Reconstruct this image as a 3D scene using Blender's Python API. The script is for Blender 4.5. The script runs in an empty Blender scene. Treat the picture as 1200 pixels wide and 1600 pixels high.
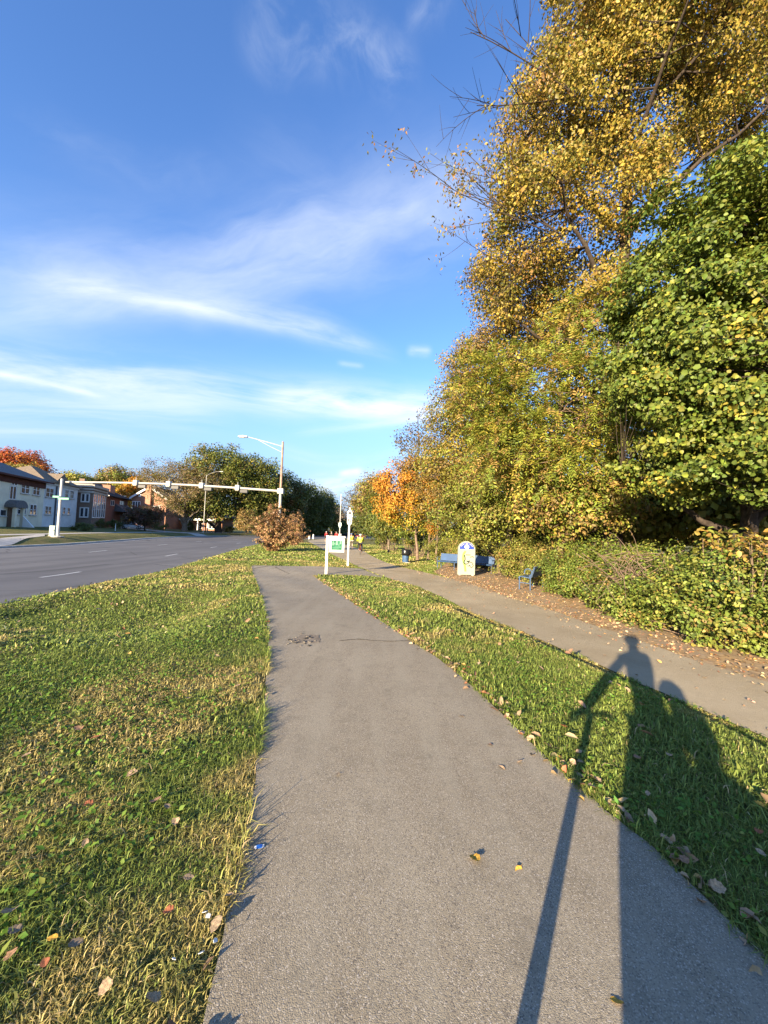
import bpy, math, random
import numpy as np
from mathutils import Vector, Matrix

SC = bpy.context.scene
COL = SC.collection
R = math.radians

# ------------------------------------------------------------------ camera, sky, sun, exposure
EYE = 1.55
FPX = 600.0                      # focal length in pixels of a 1200 px wide picture
PITCH = math.atan(32 / 600)
ROLL = 0.033
_F = np.array([0, math.cos(PITCH), math.sin(PITCH)])
_U0 = np.array([0, -math.sin(PITCH), math.cos(PITCH)])
_X = np.array([1.0, 0, 0])
_RT = math.cos(ROLL) * _X + math.sin(ROLL) * _U0
_UP = -math.sin(ROLL) * _X + math.cos(ROLL) * _U0

cam_d = bpy.data.cameras.new('camera')
cam = bpy.data.objects.new('camera', cam_d)
COL.objects.link(cam)
cam_d.sensor_fit = 'VERTICAL'
cam_d.sensor_height = 24.0
cam_d.lens = FPX / 1600 * 24.0
cam_d.clip_start = 0.02
cam_d.clip_end = 3000
cam.matrix_world = Matrix(((_RT[0], _UP[0], -_F[0], 0), (_RT[1], _UP[1], -_F[1], 0), (_RT[2], _UP[2], -_F[2], EYE), (0, 0, 0, 1)))
SC.camera = cam

SUN_AZ, SUN_EL = R(31.5), R(14.4)          # the way the light travels, and the height of the sun
world = bpy.data.worlds.new('World')
SC.world = world
world.use_nodes = True
sun_d = bpy.data.lights.new('sun', 'SUN')
sun = bpy.data.objects.new('sun', sun_d)
COL.objects.link(sun)
sun_d.energy = 5.0
sun_d.angle = R(0.5)
sun_d.color = (1.0, 0.82, 0.57)
_L = Vector((math.sin(SUN_AZ) * math.cos(SUN_EL), math.cos(SUN_AZ) * math.cos(SUN_EL), -math.sin(SUN_EL)))
sun.rotation_euler = _L.to_track_quat('-Z', 'Y').to_euler()
SKY_STRENGTH = 0.13
SC.view_settings.view_transform = 'Standard'
SC.view_settings.look = 'None'
SC.view_settings.gamma = 1.0
SC.view_settings.use_curve_mapping = False
SC.view_settings.exposure = 1.85
SC.cycles.max_bounces = 6
SC.cycles.diffuse_bounces = 3
SC.cycles.transmission_bounces = 4
SC.cycles.transparent_max_bounces = 6


def ray(px, py):
    return _F + _RT * (px - 600) / FPX + _UP * (800 - py) / FPX


# ------------------------------------------------------------------ node helpers
class NT:
    def __init__(self, tree):
        self.t = tree
        tree.nodes.clear()

    def n(self, typ, **kw):
        nd = self.t.nodes.new(typ)
        for k, v in kw.items():
            setattr(nd, k, v)
        return nd

    def put(self, sock, v):
        if hasattr(v, 'is_output') or isinstance(v, bpy.types.NodeSocket):
            self.t.links.new(v, sock)
        elif v is not None:
            sock.default_value = v

    def math(self, op, a, b=None, c=None, clamp=False):
        nd = self.n('ShaderNodeMath', operation=op)
        nd.use_clamp = clamp
        for i, v in enumerate((a, b, c)):
            if v is not None:
                self.put(nd.inputs[i], v)
        return nd.outputs[0]

    def smooth(self, x, a, b, lo=0.0, hi=1.0):
        nd = self.n('ShaderNodeMapRange', interpolation_type='SMOOTHSTEP')
        self.put(nd.inputs[0], x)
        for i, v in enumerate((a, b, lo, hi)):
            nd.inputs[i + 1].default_value = v
        return nd.outputs[0]

    def noise(self, vec, scale, detail=4, rough=0.55, dist=0.0):
        nd = self.n('ShaderNodeTexNoise')
        if vec is not None:
            self.put(nd.inputs['Vector'], vec)
        nd.inputs['Scale'].default_value = scale
        nd.inputs['Detail'].default_value = detail
        nd.inputs['Roughness'].default_value = rough
        nd.inputs['Distortion'].default_value = dist
        return nd.outputs['Fac']

    def voro(self, vec, scale, feature='F1', out='Distance'):
        nd = self.n('ShaderNodeTexVoronoi', feature=feature)
        if vec is not None:
            self.put(nd.inputs['Vector'], vec)
        nd.inputs['Scale'].default_value = scale
        return nd.outputs[out]

    def mix(self, f, a, b, blend='MIX'):
        nd = self.n('ShaderNodeMix', data_type='RGBA', blend_type=blend)
        self.put(nd.inputs[0], f)
        self.put(nd.inputs[6], a if not isinstance(a, tuple) else (*a[:3], 1))
        self.put(nd.inputs[7], b if not isinstance(b, tuple) else (*b[:3], 1))
        return nd.outputs[2]

    def ramp(self, f, stops):
        nd = self.n('ShaderNodeValToRGB')
        while len(nd.color_ramp.elements) < len(stops):
            nd.color_ramp.elements.new(0.5)
        for e, (p, c) in zip(nd.color_ramp.elements, stops):
            e.position = p
            e.color = (*c, 1) if len(c) == 3 else c
        self.put(nd.inputs[0], f)
        return nd.outputs[0]

    def bump(self, hgt, strength, dist):
        nd = self.n('ShaderNodeBump')
        nd.inputs['Strength'].default_value = strength
        nd.inputs['Distance'].default_value = dist
        self.put(nd.inputs['Height'], hgt)
        return nd.outputs[0]

    def comb(self, x, y, z):
        nd = self.n('ShaderNodeCombineXYZ')
        for i, v in enumerate((x, y, z)):
            self.put(nd.inputs[i], v)
        return nd.outputs[0]


MATS = {}


def mat(name, color=(0.5, 0.5, 0.5), rough=0.6, spec=0.4, metal=0.0, var=0.0, vscale=6.0, bump=0.0, bscale=40.0, build=None):
    if name in MATS:
        return MATS[name]
    m = bpy.data.materials.new(name)
    m.use_nodes = True
    t = NT(m.node_tree)
    out = t.n('ShaderNodeOutputMaterial')
    b = t.n('ShaderNodeBsdfPrincipled')
    t.t.links.new(b.outputs[0], out.inputs[0])
    b.inputs['Roughness'].default_value = rough
    b.inputs['Specular IOR Level'].default_value = spec
    b.inputs['Metallic'].default_value = metal
    b.inputs['Base Color'].default_value = (*color, 1)
    if build:
        build(t, b, out)
    else:
        pos = t.n('ShaderNodeTexCoord').outputs['Object']
        if var:
            f = t.noise(pos, vscale, 5, 0.6)
            c = t.mix(t.smooth(f, 0.3, 0.7), tuple(x * (1 - var) for x in color), tuple(min(1, x * (1 + var)) for x in color))
            t.put(b.inputs['Base Color'], c)
        if bump:
            t.put(b.inputs['Normal'], t.bump(t.noise(pos, bscale, 4, 0.6), bump, 0.01))
    MATS[name] = m
    return m


# ------------------------------------------------------------------ the sky with cirrus
def build_sky():
    t = NT(world.node_tree)
    out = t.n('ShaderNodeOutputWorld')
    bg = t.n('ShaderNodeBackground')
    sky = t.n('ShaderNodeTexSky', sky_type='NISHITA')
    sky.sun_disc = False
    sky.sun_elevation = SUN_EL
    sky.sun_rotation = SUN_AZ + math.pi
    sky.altitude = 200
    sky.air_density = 1.0
    sky.dust_density = 0.25
    sky.ozone_density = 2.2
    d = t.n('ShaderNodeTexCoord').outputs['Generated']
    sep = t.n('ShaderNodeSeparateXYZ')
    t.put(sep.inputs[0], d)
    x, y, z = sep.outputs
    az = t.math('ARCTAN2', x, y)
    el = t.math('ARCSINE', z)

    def azel(px, py):
        v = ray(px, py)
        v = v / np.linalg.norm(v)
        return math.atan2(v[0], v[1]), math.asin(v[2])

    warp = t.noise(t.comb(t.math('MULTIPLY', az, 2.2), t.math('MULTIPLY', el, 4.0), 0.0), 1.6, 3, 0.5)
    warp = t.math('SUBTRACT', warp, 0.5)
    total = None

    def stroke(pts, w, amp, fade=0.08, nx=3.0, ny=22.0, lo=0.35, hi=0.7, wob=0.05, seed=0.0):
        nonlocal total
        A = [azel(*p) for p in pts]
        c = np.polyfit([a for a, _ in A], [e for _, e in A], min(2, len(A) - 1))
        c = [0.0] * (3 - len(c)) + list(c)
        mid = t.math('MULTIPLY_ADD', t.math('MULTIPLY_ADD', az, float(c[0]), float(c[1])), az, float(c[2]))
        off = t.math('ADD', t.math('SUBTRACT', el, mid), t.math('MULTIPLY', warp, wob))
        q = t.math('DIVIDE', off, w)
        g = t.math('POWER', 2.718, t.math('MULTIPLY', t.math('MULTIPLY', q, q), -1.0))
        a0, a1 = min(a for a, _ in A), max(a for a, _ in A)
        g = t.math('MULTIPLY', g, t.smooth(az, a0 - fade, a0 + fade))
        g = t.math('MULTIPLY', g, t.smooth(az, a1 - fade, a1 + fade, 1.0, 0.0))
        tex = t.noise(t.comb(t.math('MULTIPLY', az, nx), t.math('MULTIPLY', off, ny), seed), 1.0, 6, 0.62, 0.4)
        g = t.math('MULTIPLY', g, t.smooth(tex, lo, hi))
        g = t.math('MULTIPLY', g, amp)
        total = g if total is None else t.math('ADD', total, g)

    stroke([(-80, 440), (300, 420), (560, 370), (780, 300)], 0.10, 0.36, 0.14, 1.6, 6, 0.15, 0.8, 0.10, 1.0)
    stroke([(-80, 395), (200, 450), (420, 425), (600, 375)], 0.055, 0.28, 0.14, 2.0, 12, 0.2, 0.8, 0.08, 2.0)
    stroke([(60, 440), (320, 480), (470, 512), (590, 548)], 0.020, 0.45, 0.08, 3, 20, 0.25, 0.7, 0.03, 3.0)
    stroke([(-120, 560), (200, 596), (450, 622), (690, 640)], 0.045, 0.70, 0.06, 2.5, 16, 0.28, 0.72, 0.035, 4.0)
    stroke([(420, 618), (560, 632), (690, 640)], 0.028, 0.75, 0.06, 3, 18, 0.2, 0.7, 0.03, 5.0)
    stroke([(-120, 565), (20, 588), (150, 616)], 0.006, 0.40, 0.03, 3, 30, 0.1, 0.6, 0.01, 6.0)
    stroke([(-100, 640), (120, 640), (330, 655)], 0.035, 0.42, 0.08, 2, 18, 0.3, 0.75, 0.04, 7.0)
    stroke([(-80, 505), (230, 478), (520, 512)], 0.03, 0.30, 0.12, 2.2, 14, 0.25, 0.75, 0.05, 18.0)
    stroke([(300, 400), (560, 340), (760, 290)], 0.05, 0.26, 0.10, 2.4, 10, 0.25, 0.8, 0.08, 19.0)
    stroke([(-100, 672), (100, 676), (220, 690)], 0.016, 0.32, 0.06, 2, 24, 0.25, 0.7, 0.02, 8.0)
    stroke([(470, 676), (580, 664), (690, 648)], 0.010, 0.35, 0.05, 2, 24, 0.2, 0.7, 0.01, 9.0)
    stroke([(430, 700), (520, 720), (640, 700)], 0.016, 0.22, 0.06, 3, 20, 0.3, 0.7, 0.02, 10.0)
    stroke([(390, 30), (500, 62), (640, 120)], 0.042, 0.26, 0.05, 7, 12, 0.35, 0.8, 0.10, 11.0)
    stroke([(635, 20), (665, 8), (700, -5)], 0.022, 0.16, 0.04, 8, 14, 0.35, 0.75, 0.05, 12.0)
    stroke([(40, 190), (200, 255), (340, 285)], 0.03, 0.09, 0.06, 4, 12, 0.3, 0.8, 0.10, 13.0)
    stroke([(380, 240), (520, 270), (700, 320)], 0.06, 0.10, 0.10, 2.5, 8, 0.3, 0.85, 0.10, 14.0)
    stroke([(638, 548), (655, 548), (672, 549)], 0.010, 0.45, 0.012, 8, 20, 0.2, 0.6, 0.01, 15.0)
    stroke([(530, 567), (550, 570), (566, 572)], 0.006, 0.25, 0.012, 8, 20, 0.2, 0.6, 0.01, 15.5)
    stroke([(532, 740), (548, 738), (564, 736)], 0.009, 0.75, 0.014, 8, 30, 0.15, 0.6, 0.01, 16.0)
    stroke([(480, 765), (540, 756), (600, 752)], 0.03, 0.7, 0.03, 6, 24, 0.25, 0.65, 0.02, 17.0)
    lum = t.math('MINIMUM', total, 0.92)
    low = t.smooth(z, 0.0, 0.42, 0.92, 0.0)
    sat = t.n('ShaderNodeHueSaturation')
    sat.inputs['Saturation'].default_value = 1.2
    sat.inputs['Value'].default_value = 0.86
    sat.inputs['Hue'].default_value = 0.513
    t.put(sat.inputs['Color'], sky.outputs[0])
    air = t.mix(low, sat.outputs[0], (0.80, 1.17, 1.98))
    col = t.mix(lum, air, (2.35, 2.5, 2.7))
    t.put(bg.inputs[0], col)
    bg.inputs[1].default_value = SKY_STRENGTH
    t.t.links.new(bg.outputs[0], out.inputs[0])


build_sky()

# ------------------------------------------------------------------ mesh helpers
def tag(o, label=None, cat=None, group=None, kind=None):
    if label:
        o['label'] = label
    if cat:
        o['category'] = cat
    if group:
        o['group'] = group
    if kind:
        o['kind'] = kind
    return o


def empty(name, loc, rz=0.0, label=None, cat=None, group=None):
    o = bpy.data.objects.new(name, None)
    COL.objects.link(o)
    o.empty_display_size = 0.2
    o.location = loc
    o.rotation_euler = (0, 0, rz)
    return tag(o, label, cat, group)


def link(name, me, m, parent=None):
    if m is not None:
        me.materials.append(m)
    o = bpy.data.objects.new(name, me)
    COL.objects.link(o)
    if parent is not None:
        o.parent = parent
    return o


def np_mesh(name, V, F, m, parent=None, col=None, smooth=False):
    """one mesh from arrays; every face has the same number of corners; col = one colour per face"""
    V = np.asarray(V, np.float32)
    F = np.asarray(F, np.int32)
    me = bpy.data.meshes.new(name)
    me.vertices.add(len(V))
    me.vertices.foreach_set('co', V.ravel())
    k = F.shape[1]
    me.loops.add(F.size)
    me.loops.foreach_set('vertex_index', F.ravel())
    me.polygons.add(len(F))
    me.polygons.foreach_set('loop_start', np.arange(0, F.size, k, dtype=np.int32))
    if smooth:
        me.polygons.foreach_set('use_smooth', np.ones(len(F), bool))
    if col is not None:
        a = me.attributes.new('col', 'FLOAT_COLOR', 'FACE')
        c = np.ones((len(F), 4), np.float32)
        c[:, :3] = col
        a.data.foreach_set('color', c.ravel())
    me.update(calc_edges=True)
    return link(name, me, m, parent)


def tube_arrays(pts, rad, k=6):
    pts = np.asarray(pts, float)
    n = len(pts)
    rad = np.broadcast_to(np.asarray(rad, float), (n,))
    tan = np.gradient(pts, axis=0)
    tan /= np.linalg.norm(tan, axis=1)[:, None] + 1e-9
    ref = np.array([0.0, 0, 1]) if abs(tan[0, 2]) < 0.9 else np.array([1.0, 0, 0])
    V = np.zeros((n, k, 3))
    ang = np.arange(k) * 2 * math.pi / k
    for i in range(n):
        a = np.cross(tan[i], ref)
        a /= np.linalg.norm(a) + 1e-9
        b = np.cross(a, tan[i])
        V[i] = pts[i] + rad[i] * (np.cos(ang)[:, None] * a + np.sin(ang)[:, None] * b)
        ref = b
    i, j = np.meshgrid(np.arange(n - 1), np.arange(k), indexing='ij')
    j2 = (j + 1) % k
    F = np.stack([i * k + j, (i + 1) * k + j, (i + 1) * k + j2, i * k + j2], -1).reshape(-1, 4)
    return V.reshape(-1, 3), F


class Acc:
    """collects quad arrays"""

    def __init__(self):
        self.V, self.F, self.n = [], [], 0

    def add(self, V, F):
        self.V.append(V)
        self.F.append(F + self.n)
        self.n += len(V)

    def tube(self, pts, rad, k=6):
        self.add(*tube_arrays(pts, rad, k))

    def build(self, name, m, parent=None, smooth=True):
        return np_mesh(name, np.concatenate(self.V), np.concatenate(self.F), m, parent, None, smooth)


class MB:
    """collects boxes, bars, tubes, prisms, lathes into ONE mesh"""

    def __init__(self):
        self.v, self.f = [], []

    def raw(self, vs, fs):
        o = len(self.v)
        self.v += [tuple(map(float, p)) for p in vs]
        self.f += [tuple(i + o for i in f) for f in fs]
        return self

    def box(self, x0, x1, y0, y1, z0, z1):
        return self.raw([(x0, y0, z0), (x1, y0, z0), (x1, y1, z0), (x0, y1, z0), (x0, y0, z1), (x1, y0, z1), (x1, y1, z1), (x0, y1, z1)],
                        [(0, 3, 2, 1), (4, 5, 6, 7), (0, 1, 5, 4), (1, 2, 6, 5), (2, 3, 7, 6), (3, 0, 4, 7)])

    def bbox(self, x0, x1, y0, y1, z0, z1, b):
        """box with chamfered edges"""
        c = []
        for (xx, yy, zz) in [(x, y, z) for x in (0, 1) for y in (0, 1) for z in (0, 1)]:
            X, Y, Z = (x0, x1)[xx], (y0, y1)[yy], (z0, z1)[zz]
            sx, sy, sz = (1, -1)[xx] * b, (1, -1)[yy] * b, (1, -1)[zz] * b
            c += [(X, Y + sy, Z + sz), (X + sx, Y, Z + sz), (X + sx, Y + sy, Z)]
        me = bpy.data.meshes.new('tmp')
        import bmesh
        bm = bmesh.new()
        for p in c:
            bm.verts.new(p)
        bmesh.ops.convex_hull(bm, input=bm.verts)
        bm.verts.index_update()
        vs = [tuple(q.co) for q in bm.verts]
        fs = [tuple(q.index for q in f.verts) for f in bm.faces]
        bm.free()
        bpy.data.meshes.remove(me)
        return self.raw(vs, fs)

    def tube(self, pts, rad, k=8, caps=True):
        V, F = tube_arrays(pts, rad, k)
        n = len(V)
        fs = [tuple(int(i) for i in q) for q in F]
        if caps:
            fs += [tuple(range(k)), tuple(range(n - 1, n - 1 - k, -1))]
        return self.raw(V, fs)

    def prism(self, poly, axis, a, b):
        """extrude a 2-D outline along an axis ('x','y','z') from a to b"""
        def p3(u, v, w):
            return {'x': (w, u, v), 'y': (u, w, v), 'z': (u, v, w)}[axis]
        n = len(poly)
        vs = [p3(u, v, a) for u, v in poly] + [p3(u, v, b) for u, v in poly]
        fs = [tuple(range(n - 1, -1, -1)), tuple(range(n, 2 * n))] + [(i, (i + 1) % n, n + (i + 1) % n, n + i) for i in range(n)]
        return self.raw(vs, fs)

    def lathe(self, prof, k=16, cx=0.0, cy=0.0, wob=None):
        vs, fs = [], []
        for i, (r, z) in enumerate(prof):
            for j in range(k):
                a = 2 * math.pi * j / k
                rr = r * (1 + (wob(i, j) if wob else 0))
                vs.append((cx + rr * math.cos(a), cy + rr * math.sin(a), z))
        for i in range(len(prof) - 1):
            for j in range(k):
                j2 = (j + 1) % k
                fs.append((i * k + j, i * k + j2, (i + 1) * k + j2, (i + 1) * k + j))
        fs.append(tuple(range(k - 1, -1, -1)))
        fs.append(tuple(range((len(prof) - 1) * k, len(prof) * k)))
        return self.raw(vs, fs)

    def torus(self, c, R0, r, axis='x', n=24, k=6):
        vs, fs = [], []
        for i in range(n):
            a = 2 * math.pi * i / n
            for j in range(k):
                b = 2 * math.pi * j / k
                q = R0 + r * math.cos(b)
                u, v, w = q * math.cos(a), q * math.sin(a), r * math.sin(b)
                p = {'x': (w, u, v), 'y': (u, w, v), 'z': (u, v, w)}[axis]
                vs.append((c[0] + p[0], c[1] + p[1], c[2] + p[2]))
        for i in range(n):
            for j in range(k):
                fs.append((i * k + j, ((i + 1) % n) * k + j, ((i + 1) % n) * k + (j + 1) % k, i * k + (j + 1) % k))
        return self.raw(vs, fs)

    def build(self, name, m, parent=None, smooth=False):
        me = bpy.data.meshes.new(name)
        me.from_pydata(self.v, [], self.f)
        if smooth:
            me.polygons.foreach_set('use_smooth', [True] * len(me.polygons))
        me.update()
        return link(name, me, m, parent)


# ------------------------------------------------------------------ the lie of the land
def S(a, b, x):
    t = np.clip((x - a) / (b - a), 0, 1)
    return t * t * (3 - 2 * t)


NE = np.array([(-5.2, -40), (-7.0, 0), (-8.3, 8.5), (-8.95, 11.6), (-10.6, 20), (-15, 42), (-18, 60), (-17.5, 78), (-14, 95), (-5.7, 112), (8, 128), (45, 150), (130, 180)], float)
FE = np.array([(-25, -40), (-28, 10), (-30, 36), (-33, 47.5), (-36.6, 60), (-40, 80), (-37.5, 100), (-31, 125), (-20, 150), (-5, 172), (20, 192), (130, 235)], float)
TL = np.array([(4.6, -8), (3.75, 0), (3.31, 3.34), (3.05, 4.38), (2.92, 5), (2.63, 6.2), (2.11, 7.75), (1.34, 11.4), (0.08, 14.3), (-0.5, 17), (-2, 24), (-6, 40)], float)


def sdist(P, line):
    """distance to a polyline, positive on its left"""
    best = np.full(len(P), 1e9)
    sg = np.ones(len(P))
    for a, b in zip(line[:-1], line[1:]):
        d = b - a
        L2 = d @ d
        t = np.clip(((P - a) @ d) / L2, 0, 1)
        q = P - (a + t[:, None] * d)
        dd = np.hypot(q[:, 0], q[:, 1])
        s = np.sign(d[0] * (P[:, 1] - a[1]) - d[1] * (P[:, 0] - a[0]))
        u = dd < best - 1e-9
        best = np.where(u, dd, best)
        sg = np.where(u, s, sg)
    return best * sg


def G(x, y):
    x = np.atleast_1d(np.asarray(x, float))
    y = np.atleast_1d(np.asarray(y, float))
    P = np.stack([x, y], -1)
    base = -0.4 * S(5, 18, y)
    dn = sdist(P, NE)
    df = sdist(P, FE)
    dt = -sdist(P, TL)
    z = base - 0.25 * S(-0.9, 0.25, dn)
    z = z + 0.6 * S(-0.3, 3, df) + 0.6 * S(3, 24, df) * S(150, 100, y)
    z = z - 0.25 * S(-0.45, 0.12, dt) * (1 - S(9, 15, y))
    # shallow dip added to shade the left lawn; dies out before the path
    z = z - 0.33 * S(4.6, 7.2, y) * S(11.5, 8.0, y) * S(-0.5, -1.9, x + 0.32 * y) * S(-0.2, 1.2, -dn)
    grass = S(0.5, 1.5, -dn) * S(0.4, 1.2, -dt) * S(60, 30, y)
    z = z + grass * 0.02 * np.sin(x * 1.7 + 0.6 * y) * np.sin(y * 1.1 + 0.4 * x) * S(-1.6, -2.6, x)
    return z


def g1(x, y):
    return float(G(x, y)[0])


def at(px, py, dz=0.0):
    """the point of the ground seen at a pixel of the 1200x1600 photograph"""
    d = ray(px, py)
    z = -0.3
    for _ in range(30):
        t = (z + dz - EYE) / d[2]
        x, y = d[0] * t, d[1] * t
        z = 0.5 * z + 0.5 * g1(x, y)
    return np.array([x, y, g1(x, y)])


def at_y(px, py, y):
    d = ray(px, py)
    t = y / d[1]
    return np.array([d[0] * t, y, EYE + d[2] * t])


def inside(P, poly):
    x, y = P[:, 0], P[:, 1]
    r = np.zeros(len(P), bool)
    n = len(poly)
    for i in range(n):
        x1, y1 = poly[i][:2]
        x2, y2 = poly[(i + 1) % n][:2]
        c = ((y1 > y) != (y2 > y)) & (x < (x2 - x1) * (y - y1) / (y2 - y1 + 1e-12) + x1)
        r ^= c
    return r


# ------------------------------------------------------------------ ground materials
def m_lawn(t, b, out):
    p = t.n('ShaderNodeNewGeometry').outputs['Position']
    f1 = t.noise(p, 0.55, 4, 0.6)
    f2 = t.noise(p, 9.0, 5, 0.7)
    f3 = t.noise(p, 60.0, 3, 0.7)
    c = t.mix(t.smooth(f1, 0.38, 0.62), (0.095, 0.120, 0.032), (0.20, 0.168, 0.068))
    c = t.mix(t.smooth(f2, 0.42, 0.75), c, (0.22, 0.165, 0.075))
    c = t.mix(t.math('MULTIPLY', t.smooth(f3, 0.3, 0.75), 0.5), c, (0.06, 0.075, 0.022))
    t.put(b.inputs['Base Color'], c)
    t.put(b.inputs['Normal'], t.bump(t.math('ADD', f3, f2), 0.9, 0.05))


def m_path(t, b, out):
    p = t.n('ShaderNodeNewGeometry').outputs['Position']
    big = t.noise(p, 0.8, 4, 0.6)
    mid = t.noise(p, 7.0, 5, 0.65)
    grit = t.voro(p, 240.0)
    cell = t.voro(p, 240.0, 'F1', 'Color')
    sepc = t.n('ShaderNodeSeparateColor')
    t.put(sepc.inputs[0], cell)
    c = t.mix(t.smooth(big, 0.3, 0.7), (0.236, 0.198, 0.138), (0.292, 0.250, 0.179))
    c = t.mix(t.math('MULTIPLY', t.smooth(mid, 0.45, 0.8), 0.6), c, (0.160, 0.138, 0.098))
    c = t.mix(t.smooth(sepc.outputs[0], 0.80, 0.97), c, (0.41, 0.365, 0.30))
    c = t.mix(t.smooth(sepc.outputs[1], 0.70, 0.95), c, (0.125, 0.108, 0.088))
    # long faint wear along the way people ride, and old stains
    st = t.n('ShaderNodeVectorMath', operation='MULTIPLY')
    t.put(st.inputs[0], p)
    st.inputs[1].default_value = (5.0, 0.55, 1.0)
    wear = t.noise(st.outputs[0], 1.0, 5, 0.6)
    c = t.mix(t.math('MULTIPLY', t.smooth(wear, 0.40, 0.70), 0.35), c, (0.315, 0.283, 0.215))
    stain = t.noise(p, 2.1, 6, 0.7, 0.6)
    c = t.mix(t.math('MULTIPLY', t.smooth(stain, 0.56, 0.72), 0.45), c, (0.132, 0.114, 0.084))
    t.put(b.inputs['Base Color'], c)
    hgt = t.math('ADD', t.math('MULTIPLY', grit, -1.0), t.math('MULTIPLY', mid, 1.2))
    t.put(b.inputs['Normal'], t.bump(hgt, 0.35, 0.003))
    b.inputs['Roughness'].default_value = 0.85
    b.inputs['Specular IOR Level'].default_value = 0.25


def m_trail(t, b, out):
    p = t.n('ShaderNodeNewGeometry').outputs['Position']
    big = t.noise(p, 0.9, 4, 0.6)
    fine = t.noise(p, 120.0, 3, 0.7)
    mid = t.noise(p, 12.0, 5, 0.7)
    c = t.mix(t.smooth(big, 0.3, 0.7), (0.33, 0.268, 0.170), (0.41, 0.342, 0.230))
    c = t.mix(t.math('MULTIPLY', t.smooth(fine, 0.35, 0.75), 0.55), c, (0.21, 0.165, 0.12))
    c = t.mix(t.math('MULTIPLY', t.smooth(mid, 0.5, 0.8), 0.5), c, (0.44, 0.38, 0.29))
    t.put(b.inputs['Base Color'], c)
    t.put(b.inputs['Normal'], t.bump(t.math('ADD', fine, mid), 0.5, 0.015))


def m_road(t, b, out):
    p = t.n('ShaderNodeNewGeometry').outputs['Position']
    big = t.noise(p, 0.25, 4, 0.6)
    f = t.noise(p, 40.0, 3, 0.7)
    c = t.mix(t.smooth(big, 0.3, 0.7), (0.105, 0.102, 0.102), (0.145, 0.140, 0.138))
    sp = t.n('ShaderNodeVectorMath', operation='MULTIPLY')
    t.put(sp.inputs[0], p)
    sp.inputs[1].default_value = (1.1, 0.035, 1.0)
    lanes = t.noise(sp.outputs[0], 0.9, 3, 0.5)
    c = t.mix(t.math('MULTIPLY', t.smooth(lanes, 0.42, 0.62), 0.5), c, (0.060, 0.057, 0.056))
    cr = t.voro(p, 0.16, 'DISTANCE_TO_EDGE')
    c = t.mix(t.math('MULTIPLY', t.smooth(cr, 0.004, 0.009, 1.0, 0.0), 0.7), c, (0.035, 0.034, 0.033))
    c = t.mix(t.math('MULTIPLY', f, 0.4), c, (0.15, 0.145, 0.14))
    t.put(b.inputs['Base Color'], c)
    b.inputs['Roughness'].default_value = 0.8
    b.inputs['Specular IOR Level'].default_value = 0.25


def m_verge(t, b, out):
    p = t.n('ShaderNodeNewGeometry').outputs['Position']
    big = t.noise(p, 1.2, 4, 0.6)
    v = t.voro(p, 16.0, 'F1', 'Color')
    s = t.n('ShaderNodeSeparateColor')
    t.put(s.inputs[0], v)
    c = t.ramp(s.outputs[0], [(0.0, (0.20, 0.13, 0.075)), (0.35, (0.34, 0.225, 0.11)), (0.6, (0.44, 0.305, 0.16)), (0.85, (0.26, 0.19, 0.12)), (1.0, (0.48, 0.34, 0.20))])
    c = t.mix(t.smooth(big, 0.4, 0.65), c, (0.29, 0.225, 0.155))
    t.put(b.inputs['Base Color'], c)
    t.put(b.inputs['Normal'], t.bump(s.outputs[1], 0.8, 0.03))


M_LAWN = mat('lawn_soil', rough=0.95, spec=0.1, build=m_lawn)
M_PATH = mat('path_asphalt', build=m_path)
M_TRAIL = mat('trail_grit', rough=0.95, spec=0.15, build=m_trail)
M_ROAD = mat('road_asphalt', build=m_road)
M_VERGE = mat('leaf_litter_soil', rough=0.95, spec=0.1, build=m_verge)
M_CONC = mat('concrete', (0.42, 0.39, 0.34), 0.85, 0.2, var=0.15, vscale=2.0, bump=0.3)
M_PAINT = mat('road_paint', (0.42, 0.42, 0.41), 0.6, 0.3, var=0.12, vscale=8)


def m_leaf(t, b, out):
    a = t.n('ShaderNodeAttribute', attribute_name='col')
    t.put(b.inputs['Base Color'], a.outputs['Color'])
    b.inputs['Roughness'].default_value = 0.5
    b.inputs['Specular IOR Level'].default_value = 0.28
    tr = t.n('ShaderNodeBsdfTranslucent')
    t.put(tr.inputs[0], t.mix(0.35, a.outputs['Color'], (0.30, 0.28, 0.02), 'MIX'))
    mx = t.n('ShaderNodeMixShader')
    mx.inputs[0].default_value = 0.26
    t.t.links.new(b.outputs[0], mx.inputs[1])
    t.t.links.new(tr.outputs[0], mx.inputs[2])
    t.t.links.new(mx.outputs[0], out.inputs[0])


M_LEAF = mat('leaf', build=m_leaf)


def m_dryleaf(t, b, out):
    a = t.n('ShaderNodeAttribute', attribute_name='col')
    p = t.n('ShaderNodeTexCoord').outputs['Object']
    c = t.mix(t.math('MULTIPLY', t.noise(p, 60, 3, 0.6), 0.6), a.outputs['Color'], (0.10, 0.055, 0.03))
    t.put(b.inputs['Base Color'], c)
    b.inputs['Roughness'].default_value = 0.7


M_DRY = mat('dry_leaf', build=m_dryleaf)


def m_bark(t, b, out):
    p = t.n('ShaderNodeTexCoord').outputs['Object']
    s = t.n('ShaderNodeVectorMath', operation='MULTIPLY')
    t.put(s.inputs[0], p)
    s.inputs[1].default_value = (9, 9, 1.6)
    f = t.noise(s.outputs[0], 1.6, 5, 0.65)
    c = t.mix(t.smooth(f, 0.3, 0.7), (0.075, 0.056, 0.042), (0.24, 0.19, 0.14))
    t.put(b.inputs['Base Color'], c)
    t.put(b.inputs['Normal'], t.bump(f, 0.8, 0.05))


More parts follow.
